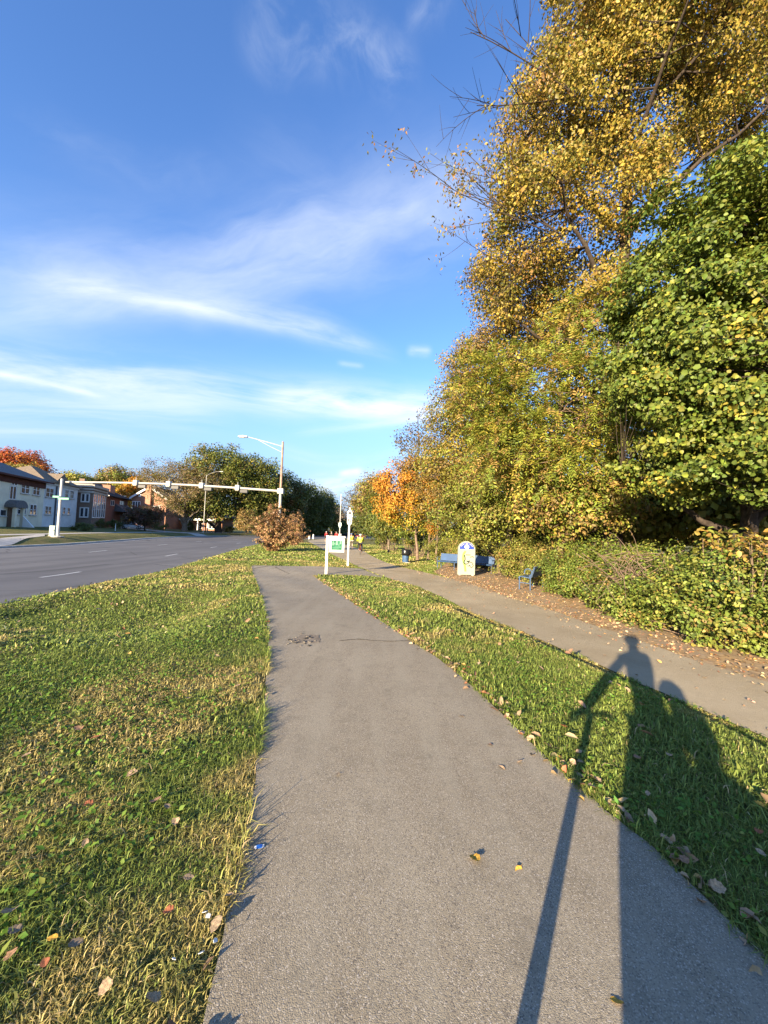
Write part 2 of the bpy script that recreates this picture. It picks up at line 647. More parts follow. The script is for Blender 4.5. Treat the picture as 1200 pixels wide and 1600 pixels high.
M_BARK = mat('bark', rough=0.9, spec=0.1, build=m_bark)
M_BARKD = mat('dark_bark', (0.055, 0.042, 0.033), 0.9, 0.1, var=0.35, vscale=8, bump=0.6)
M_TWIG = mat('twig_bark', (0.17, 0.12, 0.085), 0.85, 0.1, var=0.3, vscale=5)

# ------------------------------------------------------------------ ground, paths, road
def axis_pts(parts):
    out = []
    for a, b, s in parts:
        n = max(1, int(round((b - a) / s)))
        out += list(a + (b - a) * np.arange(n) / n)
    out.append(parts[-1][1])
    return np.array(out)


xs = axis_pts([(-1400, -200, 100), (-200, -70, 6), (-70, -20, 0.9), (-20, -11, 0.25), (-11, 7, 0.16), (7, 20, 0.6), (20, 80, 4), (80, 1400, 110)])
ys = axis_pts([(-500, -40, 40), (-40, -4, 1.5), (-4, 20, 0.16), (20, 55, 0.5), (55, 130, 1.2), (130, 240, 3), (240, 1800, 100)])
gx, gy = np.meshgrid(xs, ys, indexing='xy')
gz = G(gx.ravel(), gy.ravel())
nx, ny = len(xs), len(ys)
ii, jj = np.meshgrid(np.arange(ny - 1), np.arange(nx - 1), indexing='ij')
q = (ii * nx + jj).ravel()
# the sheet runs lower under the road and the trail so that it never pokes through them
tag(np_mesh('ground', np.stack([gx.ravel(), gy.ravel(), gz], -1), np.stack([q, q + 1, q + nx + 1, q + nx], -1), M_LAWN, smooth=True), kind='structure')


def resample(P, n, dens=None):
    P = np.asarray(P, float)
    d = np.r_[0, np.cumsum(np.hypot(*np.diff(P[:, :2], axis=0).T))]
    s = np.linspace(0, d[-1], n)
    return np.stack([np.interp(s, d, P[:, k]) for k in range(2)], -1)


def smooth_line(P, it=2):
    P = np.asarray(P, float)
    for _ in range(it):
        Q = [P[0]]
        for a, b in zip(P[:-1], P[1:]):
            Q += [a * 0.75 + b * 0.25, a * 0.25 + b * 0.75]
        Q.append(P[-1])
        P = np.array(Q)
    return P


def strip(name, L, Rr, n, k, m, off, jag=0.0, seed=1, kind='structure'):
    L, Rr = resample(L, n), resample(Rr, n)
    if jag:
        rr = np.random.default_rng(seed)
        def rough(P):
            e = rr.normal(size=n)
            e = 0.5 * e + 0.5 * np.convolve(rr.normal(size=n), np.ones(7) / 2.6, 'same')
            tt = np.gradient(P, axis=0)
            tt /= np.linalg.norm(tt, axis=1)[:, None] + 1e-9
            return P + np.stack([-tt[:, 1], tt[:, 0]], -1) * (e * jag)[:, None]
        L, Rr = rough(L), rough(Rr)
    f = np.linspace(0, 1, k + 1)
    P = L[:, None, :] * (1 - f)[None, :, None] + Rr[:, None, :] * f[None, :, None]
    P = P.reshape(-1, 2)
    z = G(P[:, 0], P[:, 1]) + off
    i, j = np.meshgrid(np.arange(n - 1), np.arange(k), indexing='ij')
    a = (i * (k + 1) + j).ravel()
    F = np.stack([a, a + 1, a + k + 2, a + k + 1], -1)
    o = np_mesh(name, np.c_[P, z], F, m, smooth=True)
    if kind:
        o['kind'] = kind
    return o, np.r_[L, Rr[::-1]]


def gp(lst):
    return np.array([at(*p)[:2] for p in lst])


PLpx = [(320, 1600), (350, 1450), (385, 1290), (400, 1200), (415, 1080), (420, 1000), (413, 950), (402, 915), (393, 893), (392, 884)]
PRpx = [(1200, 1500), (1158, 1467), (1096, 1400), (1017, 1321), (958, 1279), (896, 1225), (833, 1167), (767, 1100), (700, 1040), (600, 975), (540, 935), (505, 910), (490, 900)]
PL = gp(PLpx)
PR = gp(PRpx)
PL = np.r_[[PL[0] + (PL[0] - PL[2]) / np.linalg.norm(PL[0] - PL[2]) * 5], PL]
dR = (PR[0] - PR[4]) / np.linalg.norm(PR[0] - PR[4])
PR = np.r_[[PR[0] + dR * 4.5], PR]
PL, PR = smooth_line(PL), smooth_line(PR)
_, POLY_PATH = strip('path', PL, PR, 260, 10, M_PATH, 0.012, 0.007, 3)

TRL = gp([(1200, 1157), (1017, 1077), (951, 1047), (852, 1003), (760, 967), (733, 955), (667, 922), (600, 902), (565, 888), (533, 873), (515, 865), (480, 845)])
TRR = gp([(1200, 1066), (1090, 1036), (980, 996), (870, 956), (800, 935), (760, 923), (720, 908), (670, 896), (642, 890), (612, 883), (578, 868), (567, 860), (537, 849), (505, 842)])
TRL = np.r_[[(4.75, -8), (3.9, 0)], TRL]
TRR = np.r_[[(7.4, -8), (6.3, 0)], TRR]
TRL, TRR = smooth_line(TRL), smooth_line(TRR)
_, POLY_TRAIL = strip('trail', TRL, TRR, 320, 10, M_TRAIL, 0.016, 0.03, 5)
BL = gp([(392, 884), (430, 884), (470, 884.5), (520, 886), (565, 888.5)])
BR = gp([(490, 900.5), (510, 898), (540, 898.5), (570, 900), (602, 903)])
_, POLY_BAND = strip('cross_path', BL, BR, 40, 8, M_PATH, 0.006, 0.01, 7)
_, POLY_VERGE = strip('verge', np.array([(6.0, -8), (5.6, 0), *TRR[(TRR[:, 1] > 1) & (TRR[:, 1] < 18)], (2.6, 19.5)]), np.array([(14, -8), (14, 4), (14, 20), (12, 29), (5, 29)]), 120, 24, M_VERGE, 0.009, 0.0)

# road
strip('road', FE, NE, 220, 14, M_ROAD, 0.02)
# lane dashes and the edge line are printed on the road
def lane(name, pts, w=0.14):
    P = np.asarray(pts, float)
    tt = np.gradient(P, axis=0)
    tt /= np.linalg.norm(tt, axis=1)[:, None]
    nn = np.stack([-tt[:, 1], tt[:, 0]], -1) * w / 2
    return strip(name, P + nn, P - nn, max(4, len(P)), 1, M_PAINT, 0.028)[0]

NEr = resample(NE, 700)
ntan = np.gradient(NEr, axis=0)
ntan /= np.linalg.norm(ntan, axis=1)[:, None]
nnor = np.stack([-ntan[:, 1], ntan[:, 0]], -1)
ds = np.r_[0, np.cumsum(np.hypot(*np.diff(NEr, axis=0).T))]
for row, o_ in enumerate((3.2, 9.2)):
    lp = NEr + nnor * o_
    start = 3.4 + 2.5 * row
    while start < 190:
        s = np.linspace(start, start + 2.6, 6)
        pts = np.stack([np.interp(s, ds, lp[:, 0]), np.interp(s, ds, lp[:, 1])], -1)
        if pts[0, 1] > 4:
            lane('lane_dash', pts, 0.16)
        start += 13.0
FEr = resample(FE, 500)
ftan = np.gradient(FEr, axis=0)
ftan /= np.linalg.norm(ftan, axis=1)[:, None]
fnor = np.stack([-ftan[:, 1], ftan[:, 0]], -1)
lane('edge_line', (FEr - fnor * 0.7)[(FEr[:, 1] > 20) & (FEr[:, 1] < 190)], 0.18)
# far kerb: a real step
sel = (FEr[:, 1] > 0) & (FEr[:, 1] < 200)
kp = FEr[sel]
kn = fnor[sel]
kz = G(kp[:, 0], kp[:, 1])
V = np.concatenate([np.c_[kp - kn * 0.05, kz + 0.0], np.c_[kp - kn * 0.05, kz + 0.15], np.c_[kp + kn * 0.18, kz + 0.16], np.c_[kp + kn * 0.19, kz - 0.1]])
n = len(kp)
F = np.concatenate([np.stack([np.arange(n - 1) + a * n, np.arange(1, n) + a * n, np.arange(1, n) + (a + 1) * n, np.arange(n - 1) + (a + 1) * n], -1) for a in range(3)])
tag(np_mesh('kerb', V, F, M_CONC), kind='structure')
# sidewalk along the far lawn
off_in = 6.0
sw = (FEr[:, 1] > 12) & (FEr[:, 1] < 140)
strip('sidewalk', (FEr + fnor * 8.2)[sw], (FEr + fnor * 6.7)[sw], 120, 3, M_CONC, 0.03)
strip('sidewalk', gp([(-40, 858), (20, 846), (70, 838)]), gp([(-40, 848), (20, 839.5), (70, 834.5)]), 20, 3, M_CONC, 0.034)
# driveway between the houses
strip('driveway', np.array([(-40.2, 83), (-62, 88)]), np.array([(-39.6, 87), (-62, 93)]), 20, 3, M_CONC, 0.026)

# ------------------------------------------------------------------ foliage
def unit(v):
    return v / (np.linalg.norm(v, axis=-1, keepdims=True) + 1e-9)


def leaf_arrays(C, N, A, L, W, cols, shape='dia', fold=0.12):
    n = len(C)
    L = np.broadcast_to(np.asarray(L, float), (n,))[:, None]
    W = np.broadcast_to(np.asarray(W, float), (n,))[:, None]
    N = unit(N)
    A = unit(A - (A * N).sum(1, keepdims=True) * N)
    Sd = np.cross(N, A)
    def pt(u, v, w=0.0):
        return C + A * L * v + Sd * W * u + N * W * w
    if shape == 'dia':
        P = [pt(0, 0), pt(0.5, 0.45, fold), pt(0, 1), pt(-0.5, 0.45, fold)]
        T = [(0, 1, 2), (0, 2, 3)]
    elif shape == 'hex':
        P = [pt(0, 0), pt(0.45, 0.28, fold), pt(0.36, 0.68, fold * 0.8), pt(0, 1, -fold * 0.8), pt(-0.36, 0.68, fold * 0.8), pt(-0.45, 0.28, fold)]
        T = [(0, 1, 2, 3), (0, 3, 4, 5)]
    else:
        P = [pt(0, 0), pt(0, 1, -0.1), pt(0, 0.45), pt(0.5, 0.2, 0.1), pt(0.27, 0.42, 0.05), pt(0.46, 0.74, 0.02), pt(0.15, 0.66, 0.03),
             pt(-0.5, 0.2, 0.1), pt(-0.27, 0.42, 0.05), pt(-0.46, 0.74, 0.02), pt(-0.15, 0.66, 0.03)]
        T = [(0, 3, 4, 2), (2, 4, 5, 6), (2, 6, 1, 10), (2, 10, 9, 8), (0, 2, 8, 7)]
    k = len(P)
    V = np.stack(P, 1).reshape(-1, 3)
    T = np.array(T)
    F = (np.arange(n)[:, None, None] * k + T[None]).reshape(-1, T.shape[1])
    return V, F, np.repeat(cols, len(T), axis=0)


def palette(pal, clump_idx, nclump, rng, coh=0.6, jit=0.22):
    w = np.array([p[0] for p in pal], float)
    w /= w.sum()
    c = np.array([p[1] for p in pal], float)
    ci = rng.choice(len(pal), nclump, p=w)
    li = np.where(rng.random(len(clump_idx)) < coh, ci[clump_idx], rng.choice(len(pal), len(clump_idx), p=w))
    cl = c[li]
    v = rng.normal(0, jit, (len(cl), 1))
    h = rng.normal(0, jit * 0.25, (len(cl), 3))
    return np.clip(cl * np.exp(v + h), 0.004, 0.8)


def sample_crown(ells, n, rng, shell=0.55):
    vol = np.array([e[1][0] * e[1][1] * e[1][2] for e in ells]) ** 0.8
    k = rng.choice(len(ells), n, p=vol / vol.sum())
    d = unit(rng.normal(size=(n, 3)))
    r = shell + (1 - shell) * rng.random(n) ** 0.7
    r = r * (1 + rng.normal(0, 0.07, n))
    inner = rng.random(n) < 0.18
    r = np.where(inner, rng.random(n) ** 0.4 * 0.7, r)
    c = np.array([e[0] for e in ells])[k]
    rad = np.array([e[1] for e in ells])[k]
    return c + d * r[:, None] * rad


def bez(a, b, c, n):
    t = np.linspace(0, 1, n)[:, None]
    return (1 - t) ** 2 * a + 2 * t * (1 - t) * b + t ** 2 * c


def skeleton(acc, base, ells, C, r0, rng, nl=10, twig=0.008, lean=(0, 0), side=5, wob=0.15):
    cen = np.average([e[0] for e in ells], axis=0, weights=[e[1][0] * e[1][2] for e in ells])
    top = max(e[0][2] + e[1][2] * 0.45 for e in ells)
    n = 9
    tz = np.linspace(base[2] - 0.15, top, n)
    f = np.linspace(0, 1, n)[:, None]
    tp = np.c_[base[0] + (cen[0] - base[0]) * f[:, 0] ** 1.6, base[1] + (cen[1] - base[1]) * f[:, 0] ** 1.6, tz]
    tp[2:, :2] += rng.normal(0, wob * r0 * 2, (n - 2, 2))
    tr = r0 * (1 - 0.82 * f[:, 0] ** 0.8)
    tr[0] *= 1.25
    acc.tube(tp, tr, 8)
    # farthest point choice of limb ends
    ends = [int(rng.integers(len(C)))]
    dmin = np.linalg.norm(C - C[ends[0]], axis=1)
    for _ in range(min(nl, len(C)) - 1):
        j = int(dmin.argmax())
        ends.append(j)
        dmin = np.minimum(dmin, np.linalg.norm(C - C[j], axis=1))
    Q, Rq = [], []
    zlow = min(e[0][2] - e[1][2] for e in ells)
    for j in ends:
        e = C[j]
        hd = np.hypot(*(e[:2] - cen[:2]))
        za = np.clip(e[2] - 0.75 * hd, max(base[2] + 0.25 * (zlow - base[2]), base[2] + 0.3), top * 0.97)
        a = np.array([np.interp(za, tz, tp[:, 0]), np.interp(za, tz, tp[:, 1]), za])
        ra = np.interp(za, tz, tr) * 0.55
        m = (a + e) / 2 + np.array([0, 0, 0.12 * np.linalg.norm(e - a)]) + rng.normal(0, 0.06 * np.linalg.norm(e - a), 3)
        P = bez(a, m, e, 8)
        P[1:-1] += rng.normal(0, 0.02 * np.linalg.norm(e - a), (6, 3))
        rr = np.linspace(ra, twig * 1.5, 8)
        acc.tube(P, rr, side + 1)
        Q.append(P)
        Rq.append(rr)
    Q, Rq = np.concatenate(Q), np.concatenate(Rq)
    es = set(ends)
    for j in range(len(C)):
        if j in es:
            continue
        d = np.linalg.norm(Q - C[j], axis=1) + 1.2 * np.maximum(0, Q[:, 2] - C[j][2])
        i = int(d.argmin())
        a, e = Q[i], C[j]
        m = (a + e) / 2 + rng.normal(0, 0.10 * np.linalg.norm(e - a) + 0.01, 3)
        acc.tube(bez(a, m, e, 4), np.linspace(min(Rq[i] * 0.6, twig * 4), twig * 0.6, 4), 4)
    return cen


def crown_leaves(C, cr, cen, nleaf, size, pal, rng, shape, flat=0.75, droop=0.25, aspect=0.7, palf=None, coh=0.6, fronds=False, clip=None):
    nc = len(C)
    cr = np.broadcast_to(np.asarray(cr, float), (nc,))
    if fronds:
        nf = nleaf // 11
        idx = rng.integers(nc, size=nf)
        off = unit(rng.normal(size=(nf, 3))) * rng.random((nf, 1)) ** 0.5
        P0 = C[idx] + off * cr[idx][:, None] * np.array([1, 1, flat])
        D = unit(off + 0.6 * unit(P0 - cen) + rng.normal(0, 0.35, (nf, 3)))
        up = unit(np.array([0, 0, 1.0]) + rng.normal(0, 0.35, (nf, 3)))
        ln = 0.55 * (0.7 + 0.5 * rng.random(nf))
        pos, N, A, L, ci = [], [], [], [], []
        Sd = unit(np.cross(D, up))
        Nn = np.cross(Sd, D)
        for k in range(11):
            t = (k // 2 + 0.6) / 6
            s = 0 if k == 10 else (1 if k % 2 else -1)
            p = P0 + D * (ln * t)[:, None] - np.array([0, 0, 1.0]) * (0.28 * ln * t * t)[:, None]
            pos.append(p)
            N.append(Nn + rng.normal(0, 0.25, (nf, 3)))
            A.append(D * (0.5 if s else 1) + Sd * s - np.array([0, 0, 0.35]))
            L.append(size * (0.75 + 0.5 * rng.random(nf)) * (1.1 - 0.5 * abs(t - 0.45)))
            ci.append(idx)
        pos, N, A, L, idx = np.concatenate(pos), np.concatenate(N), np.concatenate(A), np.concatenate(L), np.concatenate(ci)
        cols = palette(pal, np.tile(np.arange(nf), 11), nf, rng, 0.85, 0.15) if palf is None else palf(pos, rng)
        return leaf_arrays(pos, N, A, L, L * 0.36, cols, shape)
    idx = rng.integers(nc, size=nleaf)
    off = unit(rng.normal(size=(nleaf, 3))) * rng.random((nleaf, 1)) ** 0.42 * np.array([1, 1, flat]) * np.exp(rng.normal(0, 0.10, (nleaf, 1)))
    pos = C[idx] + off * cr[idx][:, None]
    N = 0.55 * unit(off) + 0.5 * unit(pos - cen) + np.array([0, 0, 0.45]) + rng.normal(0, 0.55, (nleaf, 3))
    A = rng.normal(size=(nleaf, 3)) + 0.4 * unit(off) - np.array([0, 0, droop * 2])
    L = size * np.exp(rng.normal(0, 0.22, nleaf))
    cols = palette(pal, idx, nc, rng, coh) if palf is None else palf(pos, rng)
    if clip is not None:
        k = clip(pos)
        pos, N, A, L, cols = pos[k], N[k], A[k], L[k], cols[k]
    return leaf_arrays(pos, N, A, L, L * aspect, cols, shape)


def E(px, py, Y, rx, rz, ry=None):
    """an ellipsoid of crown: centre on the ray of a pixel at distance Y, radii from pixels at that distance"""
    c = at_y(px, py, Y)
    return (c, np.array([rx * Y / 600, (ry if ry is not None else rx * Y / 600), rz * Y / 600]))


def tree(name, label, cat, base, ells, ncl, nleaf, size, pal, r0, seed, shape='dia', group=None, nl=10, cr=None, bark=None,
         palf=None, coh=0.6, fronds=False, extra=None, twig=0.008, shell=0.55, aspect=0.7, flat=0.75, droop=0.25):
    rng = np.random.default_rng(seed)
    bx, by = base[:2]
    bz = g1(bx, by)
    root = empty(name, (bx, by, bz), 0, label, cat, group)
    o3 = np.array([bx, by, bz])
    ells = [(e[0] - o3, e[1]) for e in ells]
    C = sample_crown(ells, ncl, rng, shell)
    C = C[C[:, 2] > 0.3]
    acc = Acc()
    cen = skeleton(acc, np.zeros(3), ells, C, r0, rng, nl, twig)
    if extra:
        extra(acc, rng, o3)
    acc.build('trunk', bark or M_BARK, root)
    if cr is None:
        cr = 0.42 * np.mean([e[1].mean() for e in ells])
    if nleaf:
        Vv, Ff, cc = crown_leaves(C, cr, cen, nleaf, size, pal, rng, shape, palf=palf, coh=coh, fronds=fronds, aspect=aspect, flat=flat, droop=droop)
        np_mesh('crown', Vv, Ff, M_LEAF, root, cc)
    return root


def bare_branch(acc, a, b, rng, r=0.03, depth=3, bend=0.1, nchild=5):
    a, b = np.asarray(a, float), np.asarray(b, float)
    L = np.linalg.norm(b - a)
    m = (a + b) / 2 + rng.normal(0, bend * L, 3)
    P = bez(a, m, b, 6)
    acc.tube(P, np.linspace(r, r * 0.35, 6), 4)
    tips = [b]
    if depth > 0:
        for k in range(nchild):
            t = 0.25 + 0.7 * rng.random()
            p = bez(a, m, b, 21)[int(t * 20)]
            d = unit(unit(b - a) + rng.normal(0, 0.6, 3) + np.array([0, 0, 0.15]))
            tips += bare_branch(acc, p, p + d * L * (0.28 + 0.3 * rng.random()), rng, r * 0.5, depth - 1, bend, nchild)
    return tips


YEL = [(2.6, (0.33, 0.230, 0.038)), (3, (0.265, 0.198, 0.036)), (2.6, (0.195, 0.172, 0.032)), (1.4, (0.28, 0.165, 0.050)), (1.0, (0.125, 0.135, 0.027))]
DGR = [(4, (0.090, 0.130, 0.022)), (3, (0.132, 0.166, 0.028)), (2, (0.19, 0.205, 0.034)), (0.5, (0.30, 0.25, 0.04)), (0.6, (0.07, 0.11, 0.018))]
LGR = [(3, (0.225, 0.25, 0.036)), (2, (0.165, 0.205, 0.030)), (2, (0.32, 0.265, 0.042)), (1.2, (0.31, 0.20, 0.06)), (1, (0.11, 0.145, 0.026))]
BRN = [(3, (0.21, 0.140, 0.050)), (2, (0.165, 0.125, 0.040)), (2, (0.24, 0.155, 0.050)), (1, (0.14, 0.14, 0.03)), (1, (0.15, 0.085, 0.04))]
FGR = [(3, (0.062, 0.085, 0.020)), (2, (0.105, 0.125, 0.024)), (1, (0.155, 0.15, 0.03)), (0.4, (0.16, 0.10, 0.03))]
MGR = [(3, (0.105, 0.13, 0.024)), (2, (0.15, 0.16, 0.028)), (1, (0.065, 0.09, 0.020)), (0.8, (0.21, 0.17, 0.035))]
OLV_ = [(3, (0.155, 0.155, 0.032)), (2, (0.115, 0.130, 0.026)), (1.6, (0.22, 0.175, 0.05))]
ORG = [(3, (0.42, 0.165, 0.022)), (2, (0.40, 0.22, 0.025)), (1, (0.34, 0.11, 0.022))]

# --- the tall yellow tree of the right bank
def yellow_extra(acc, rng, o):
    a = at_y(900, 150, 13.5) - o
    for tgt, dy in (((735, 50), 0), ((790, 30), 0.5), ((745, 165), -0.5)):
        bare_branch(acc, a, at_y(*tgt, 13.0 + dy) - o, rng, 0.035, 2, 0.06, 5)
    a = at_y(880, 370, 13.5) - o
    tips = []
    for tgt in ((688, 285), (725, 235), (700, 300), (730, 420)):
        tips += bare_branch(acc, a, at_y(*tgt, 13.2) - o, rng, 0.035, 2, 0.06, 4)
    global SPRAY
    SPRAY = np.array(tips)


def yellow_tree():
    Y = 14.5
    ells = [E(1000, 100, Y, 180, 190), E(885, 225, Y, 105, 130), E(1150, -60, Y, 190, 170), E(1010, -180, Y, 180, 140), E(845, 330, Y - .4, 88, 100),
            E(1190, 150, Y + .5, 120, 110), E(805, 440, Y, 68, 62), E(905, 430, Y + .3, 95, 110), E(930, 40, Y, 90, 110), E(865, 130, Y, 60, 70), E(815, 265, Y - .6, 55, 80, 1.2), E(985, 290, Y - 1.2, 62, 80, 1.2), E(1080, 200, Y - .6, 60, 60, 1.2)]
    root = tree('yellow_tree', 'very tall tree in yellow autumn leaf rising beyond the top of the picture', 'tree', (8.9, 15.0), ells, 780, 215000, 0.108, YEL, 0.36, 11,
                'dia', nl=22, cr=0.72, bark=M_BARKD, extra=yellow_extra, coh=0.55, twig=0.012, shell=0.6)
    rng = np.random.default_rng(5)
    k = rng.integers(len(SPRAY), size=900)
    pos = SPRAY[k] + rng.normal(0, 0.13, (900, 3))
    cols = palette([(2, (0.25, 0.13, 0.035)), (2, (0.22, 0.17, 0.03)), (1, (0.12, 0.12, 0.025))], k, len(SPRAY), rng)
    V, F, c = leaf_arrays(pos, rng.normal(size=(900, 3)), rng.normal(size=(900, 3)) - np.array([0, 0, 1.5]), 0.14, 0.06, cols)
    np_mesh('spray', V, F, M_LEAF, root, c)


yellow_tree()

# --- the dense dark green maple
Y = 9.3
tree('maple_tree', 'dense dark green maple overhanging the hedge at the right of the trail', 'tree', (9.6, 10.2),
     [E(1130, 430, Y, 150, 165, 2.2), E(1075, 600, Y - .2, 120, 135, 2.0), E(1190, 640, Y - .4, 150, 150, 2.2), E(1160, 320, Y + .3, 120, 85, 2), E(1040, 480, Y, 75, 110, 1.6),
      E(1110, 725, Y - .5, 110, 60, 1.6), E(1300, 450, Y, 160, 200, 2.4), E(1010, 590, Y, 55, 60, 1.2)],
     560, 135000, 0.090, DGR, 0.24, 21, 'hex', bark=M_BARKD, nl=16, cr=0.50, coh=0.5, aspect=0.95, shell=0.62, flat=0.55)

# --- pinnate-leaved tree leaning out over the hedge
Y = 14.0
tree('walnut_tree', 'light green and yellow tree with long feathery leaves leaning out above the hedge', 'tree', (7.2, 15.6),
     [E(850, 640, Y, 130, 85, 2.2), E(765, 620, Y, 62, 62, 1.6), E(925, 560, Y + .4, 90, 90, 2.0), E(880, 735, Y - .3, 100, 62, 1.8), E(975, 650, Y, 65, 85, 1.6), E(800, 700, Y, 90, 60, 1.6)],
     360, 62000, 0.135, LGR, 0.20, 31, 'hex', nl=14, cr=0.62, fronds=True, bark=M_TWIG, twig=0.010)

# --- brownish half-bare trees further along the bank
tree('brown_tree', 'thin brown half bare tree between the yellow tree and the open sky', 'tree', (6.4, 19.5),
     [E(790, 545, 18, 75, 85, 2.2), E(840, 470, 18, 90, 80, 2.2), E(735, 585, 18, 48, 56, 1.4), E(780, 440, 18, 50, 50, 1.6)], 380, 46000, 0.095, BRN + YEL[:2], 0.20, 41, 'dia', nl=16, cr=0.62, twig=0.010)
tree('brown_tree', 'rounded olive brown tree behind the long blue bench', 'tree', (5.7, 24.5),
     [E(745, 700, 22, 85, 95, 2.4), E(800, 760, 21, 75, 62, 2.2), E(715, 640, 22, 44, 56, 1.6), E(700, 720, 22.5, 55, 60, 1.6)], 360, 46000, 0.105, YEL[:3] + LGR[:2] + BRN[:3], 0.20, 42, 'dia', nl=16, cr=0.62, twig=0.010)
tree('brown_tree', 'fine twigged russet tree on a slim pale trunk, middle of the three slim trunks', 'tree', at(669, 876)[:2],
     [E(682, 728, 27.8, 52, 52, 2.0), E(672, 775, 27.8, 48, 34, 1.8), E(715, 780, 27.3, 44, 44, 1.8), E(650, 745, 28.6, 40, 36, 1.6)], 240, 26000, 0.10, BRN[:4] + YEL[1:3], 0.085, 43, 'dia', nl=14, cr=0.6, twig=0.010, bark=M_TWIG)
tree('sapling', 'slim young tree with orange tufts low on its trunk, nearest the blue bench', 'tree', at(681, 878.6)[:2],
     [E(690, 760, 26.4, 26, 40, 1.2), E(683, 822, 26.4, 16, 12, 0.6)], 70, 4200, 0.10, BRN[:2] + ORG[:2], 0.085, 44, 'dia', nl=8, cr=0.45, bark=M_TWIG)


tree('understory_tree', 'leafy yellow green young tree right behind the shrubs and the map sign', 'tree', (6.2, 20.6), [E(745, 800, 18.5, 75, 48, 1.6), E(800, 770, 18, 55, 50, 1.4)], 120, 12000, 0.105, OLV_ + LGR[:2], 0.09, 46, 'hex', 'young trees behind the shrubs', nl=9, cr=0.55, bark=M_TWIG)
tree('understory_tree', 'leafy brownish young tree under the feathery leaved tree', 'tree', (7.3, 15.2), [E(870, 795, 14.0, 80, 50, 1.4), E(950, 770, 13.5, 60, 55, 1.2)], 120, 11000, 0.105, BRN[:2] + LGR, 0.09, 47, 'hex', 'young trees behind the shrubs', nl=9, cr=0.5, bark=M_TWIG)


def maple_pal(pos, rng):
    n = len(pos)
    f = (pos[:, 2] + rng.normal(0, 0.7, n) - 2.3 - 0.25 * pos[:, 0]) / 3.2
    hi, mid, lo = np.array((0.44, 0.195, 0.026)), np.array((0.42, 0.28, 0.034)), np.array((0.20, 0.22, 0.032))
    c = np.where(f[:, None] > 0.55, hi, np.where(f[:, None] > 0.16, mid, lo))
    return np.clip(c * np.exp(rng.normal(0, 0.2, (n, 1)) + rng.normal(0, 0.06, (n, 3))), 0.004, 0.8)


tree('orange_maple', 'maple turning orange and gold on a pale trunk beside the trash can', 'tree', at(652.5, 875.6)[:2],
     [E(622, 760, 28, 40, 36, 1.7), E(640, 795, 28, 42, 36, 1.7), E(606, 795, 28, 25, 26, 1.2), E(655, 740, 28.3, 28, 30, 1.4)],
     150, 13500, 0.125, None, 0.115, 51, 'hex', nl=12, cr=0.55, palf=maple_pal, bark=M_TWIG)
tree('bare_tree', 'nearly bare tree with a few dry leaves against the sky above the orange maple', 'tree', (3.0, 35.5),
     [E(645, 690, 34, 30, 34, 1.7), E(668, 660, 34, 18, 30, 1.2)], 120, 1500, 0.16, [(1, (0.10, 0.085, 0.05)), (1, (0.16, 0.11, 0.05))], 0.16, 52, 'dia', nl=12, cr=0.6, bark=M_BARKD)
tree('green_tree', 'low green tree standing beyond the orange maple', 'tree', (0.6, 37.5),
     [E(603, 812, 36, 24, 26, 1.5), E(590, 790, 38, 20, 20, 1.5)], 90, 9000, 0.16, MGR, 0.12, 53, 'dia', nl=8, cr=0.62)
tree('brown_tree', 'olive brown tree at the far end of the right bank', 'tree', (0.6, 62),
     [E(585, 765, 60, 28, 26, 3), E(566, 785, 62, 17, 17, 2)], 120, 11000, 0.24, LGR[:1] + BRN, 0.22, 54, 'dia', nl=12, cr=1.3, bark=M_BARKD)
tree('dark_tree', 'dark evergreen clump closing the view behind the cyclists', 'tree', (-0.8, 92),
     [E(575, 815, 92, 22, 22, 4), E(600, 810, 90, 26, 30, 4), E(560, 808, 96, 10, 18, 3)], 120, 11000, 0.36, FGR, 0.3, 55, 'dia', nl=10, cr=2.0, bark=M_BARKD)
tree('bare_tree', 'grey leafless tree in the gap of bright sky at the end of the trail', 'tree', (-7.2, 118),
     [E(545, 788, 118, 14, 26, 4), E(556, 775, 118, 12, 16, 4), E(533, 800, 120, 8, 14, 3)], 220, 1200, 0.35, [(1, (0.14, 0.11, 0.08))], 0.3, 56, 'dia', nl=26, cr=1.6, bark=M_BARKD, twig=0.03)

# --- woods behind: one mass
def woods():
    rng = np.random.default_rng(77)
    acc = Acc()
    VV, FF, CC, nn = [], [], [], 0
    spec = [E(800, 720, 30, 110, 100, 3), E(900, 640, 27, 120, 170, 3), E(1010, 640, 22, 120, 170, 3), E(1130, 640, 17, 130, 190, 3), E(1290, 560, 16, 180, 260, 3), E(720, 770, 36, 70, 65, 3),
            E(1050, 790, 15, 120, 60, 1.5), E(1220, 790, 13, 140, 60, 1.5), E(660, 800, 46, 50, 40, 3), E(940, 800, 19, 100, 50, 1.6), E(820, 815, 24, 90, 40, 1.6)]
    for e in spec:
        c = e[0]
        zb = g1(c[0], c[1])
        C = sample_crown([e], 110, rng, 0.4)
        C = C[C[:, 2] > zb + 0.2]
        skeleton(acc, np.array([c[0], c[1], zb]), [e], C, 0.2, rng, 8, 0.02)
        V, F, cc = crown_leaves(C, 0.30 * e[1].mean() + 0.35, c, 8500, 0.21, FGR + MGR, rng, 'dia')
        VV.append(V); FF.append(F + nn); CC.append(cc); nn += len(V)
    w = tag(np_mesh('woods', np.concatenate(VV), np.concatenate(FF), M_LEAF, None, np.concatenate(CC)), kind='stuff')
    acc.build('woods_trunks', M_BARKD, w)['kind'] = 'stuff'


woods()

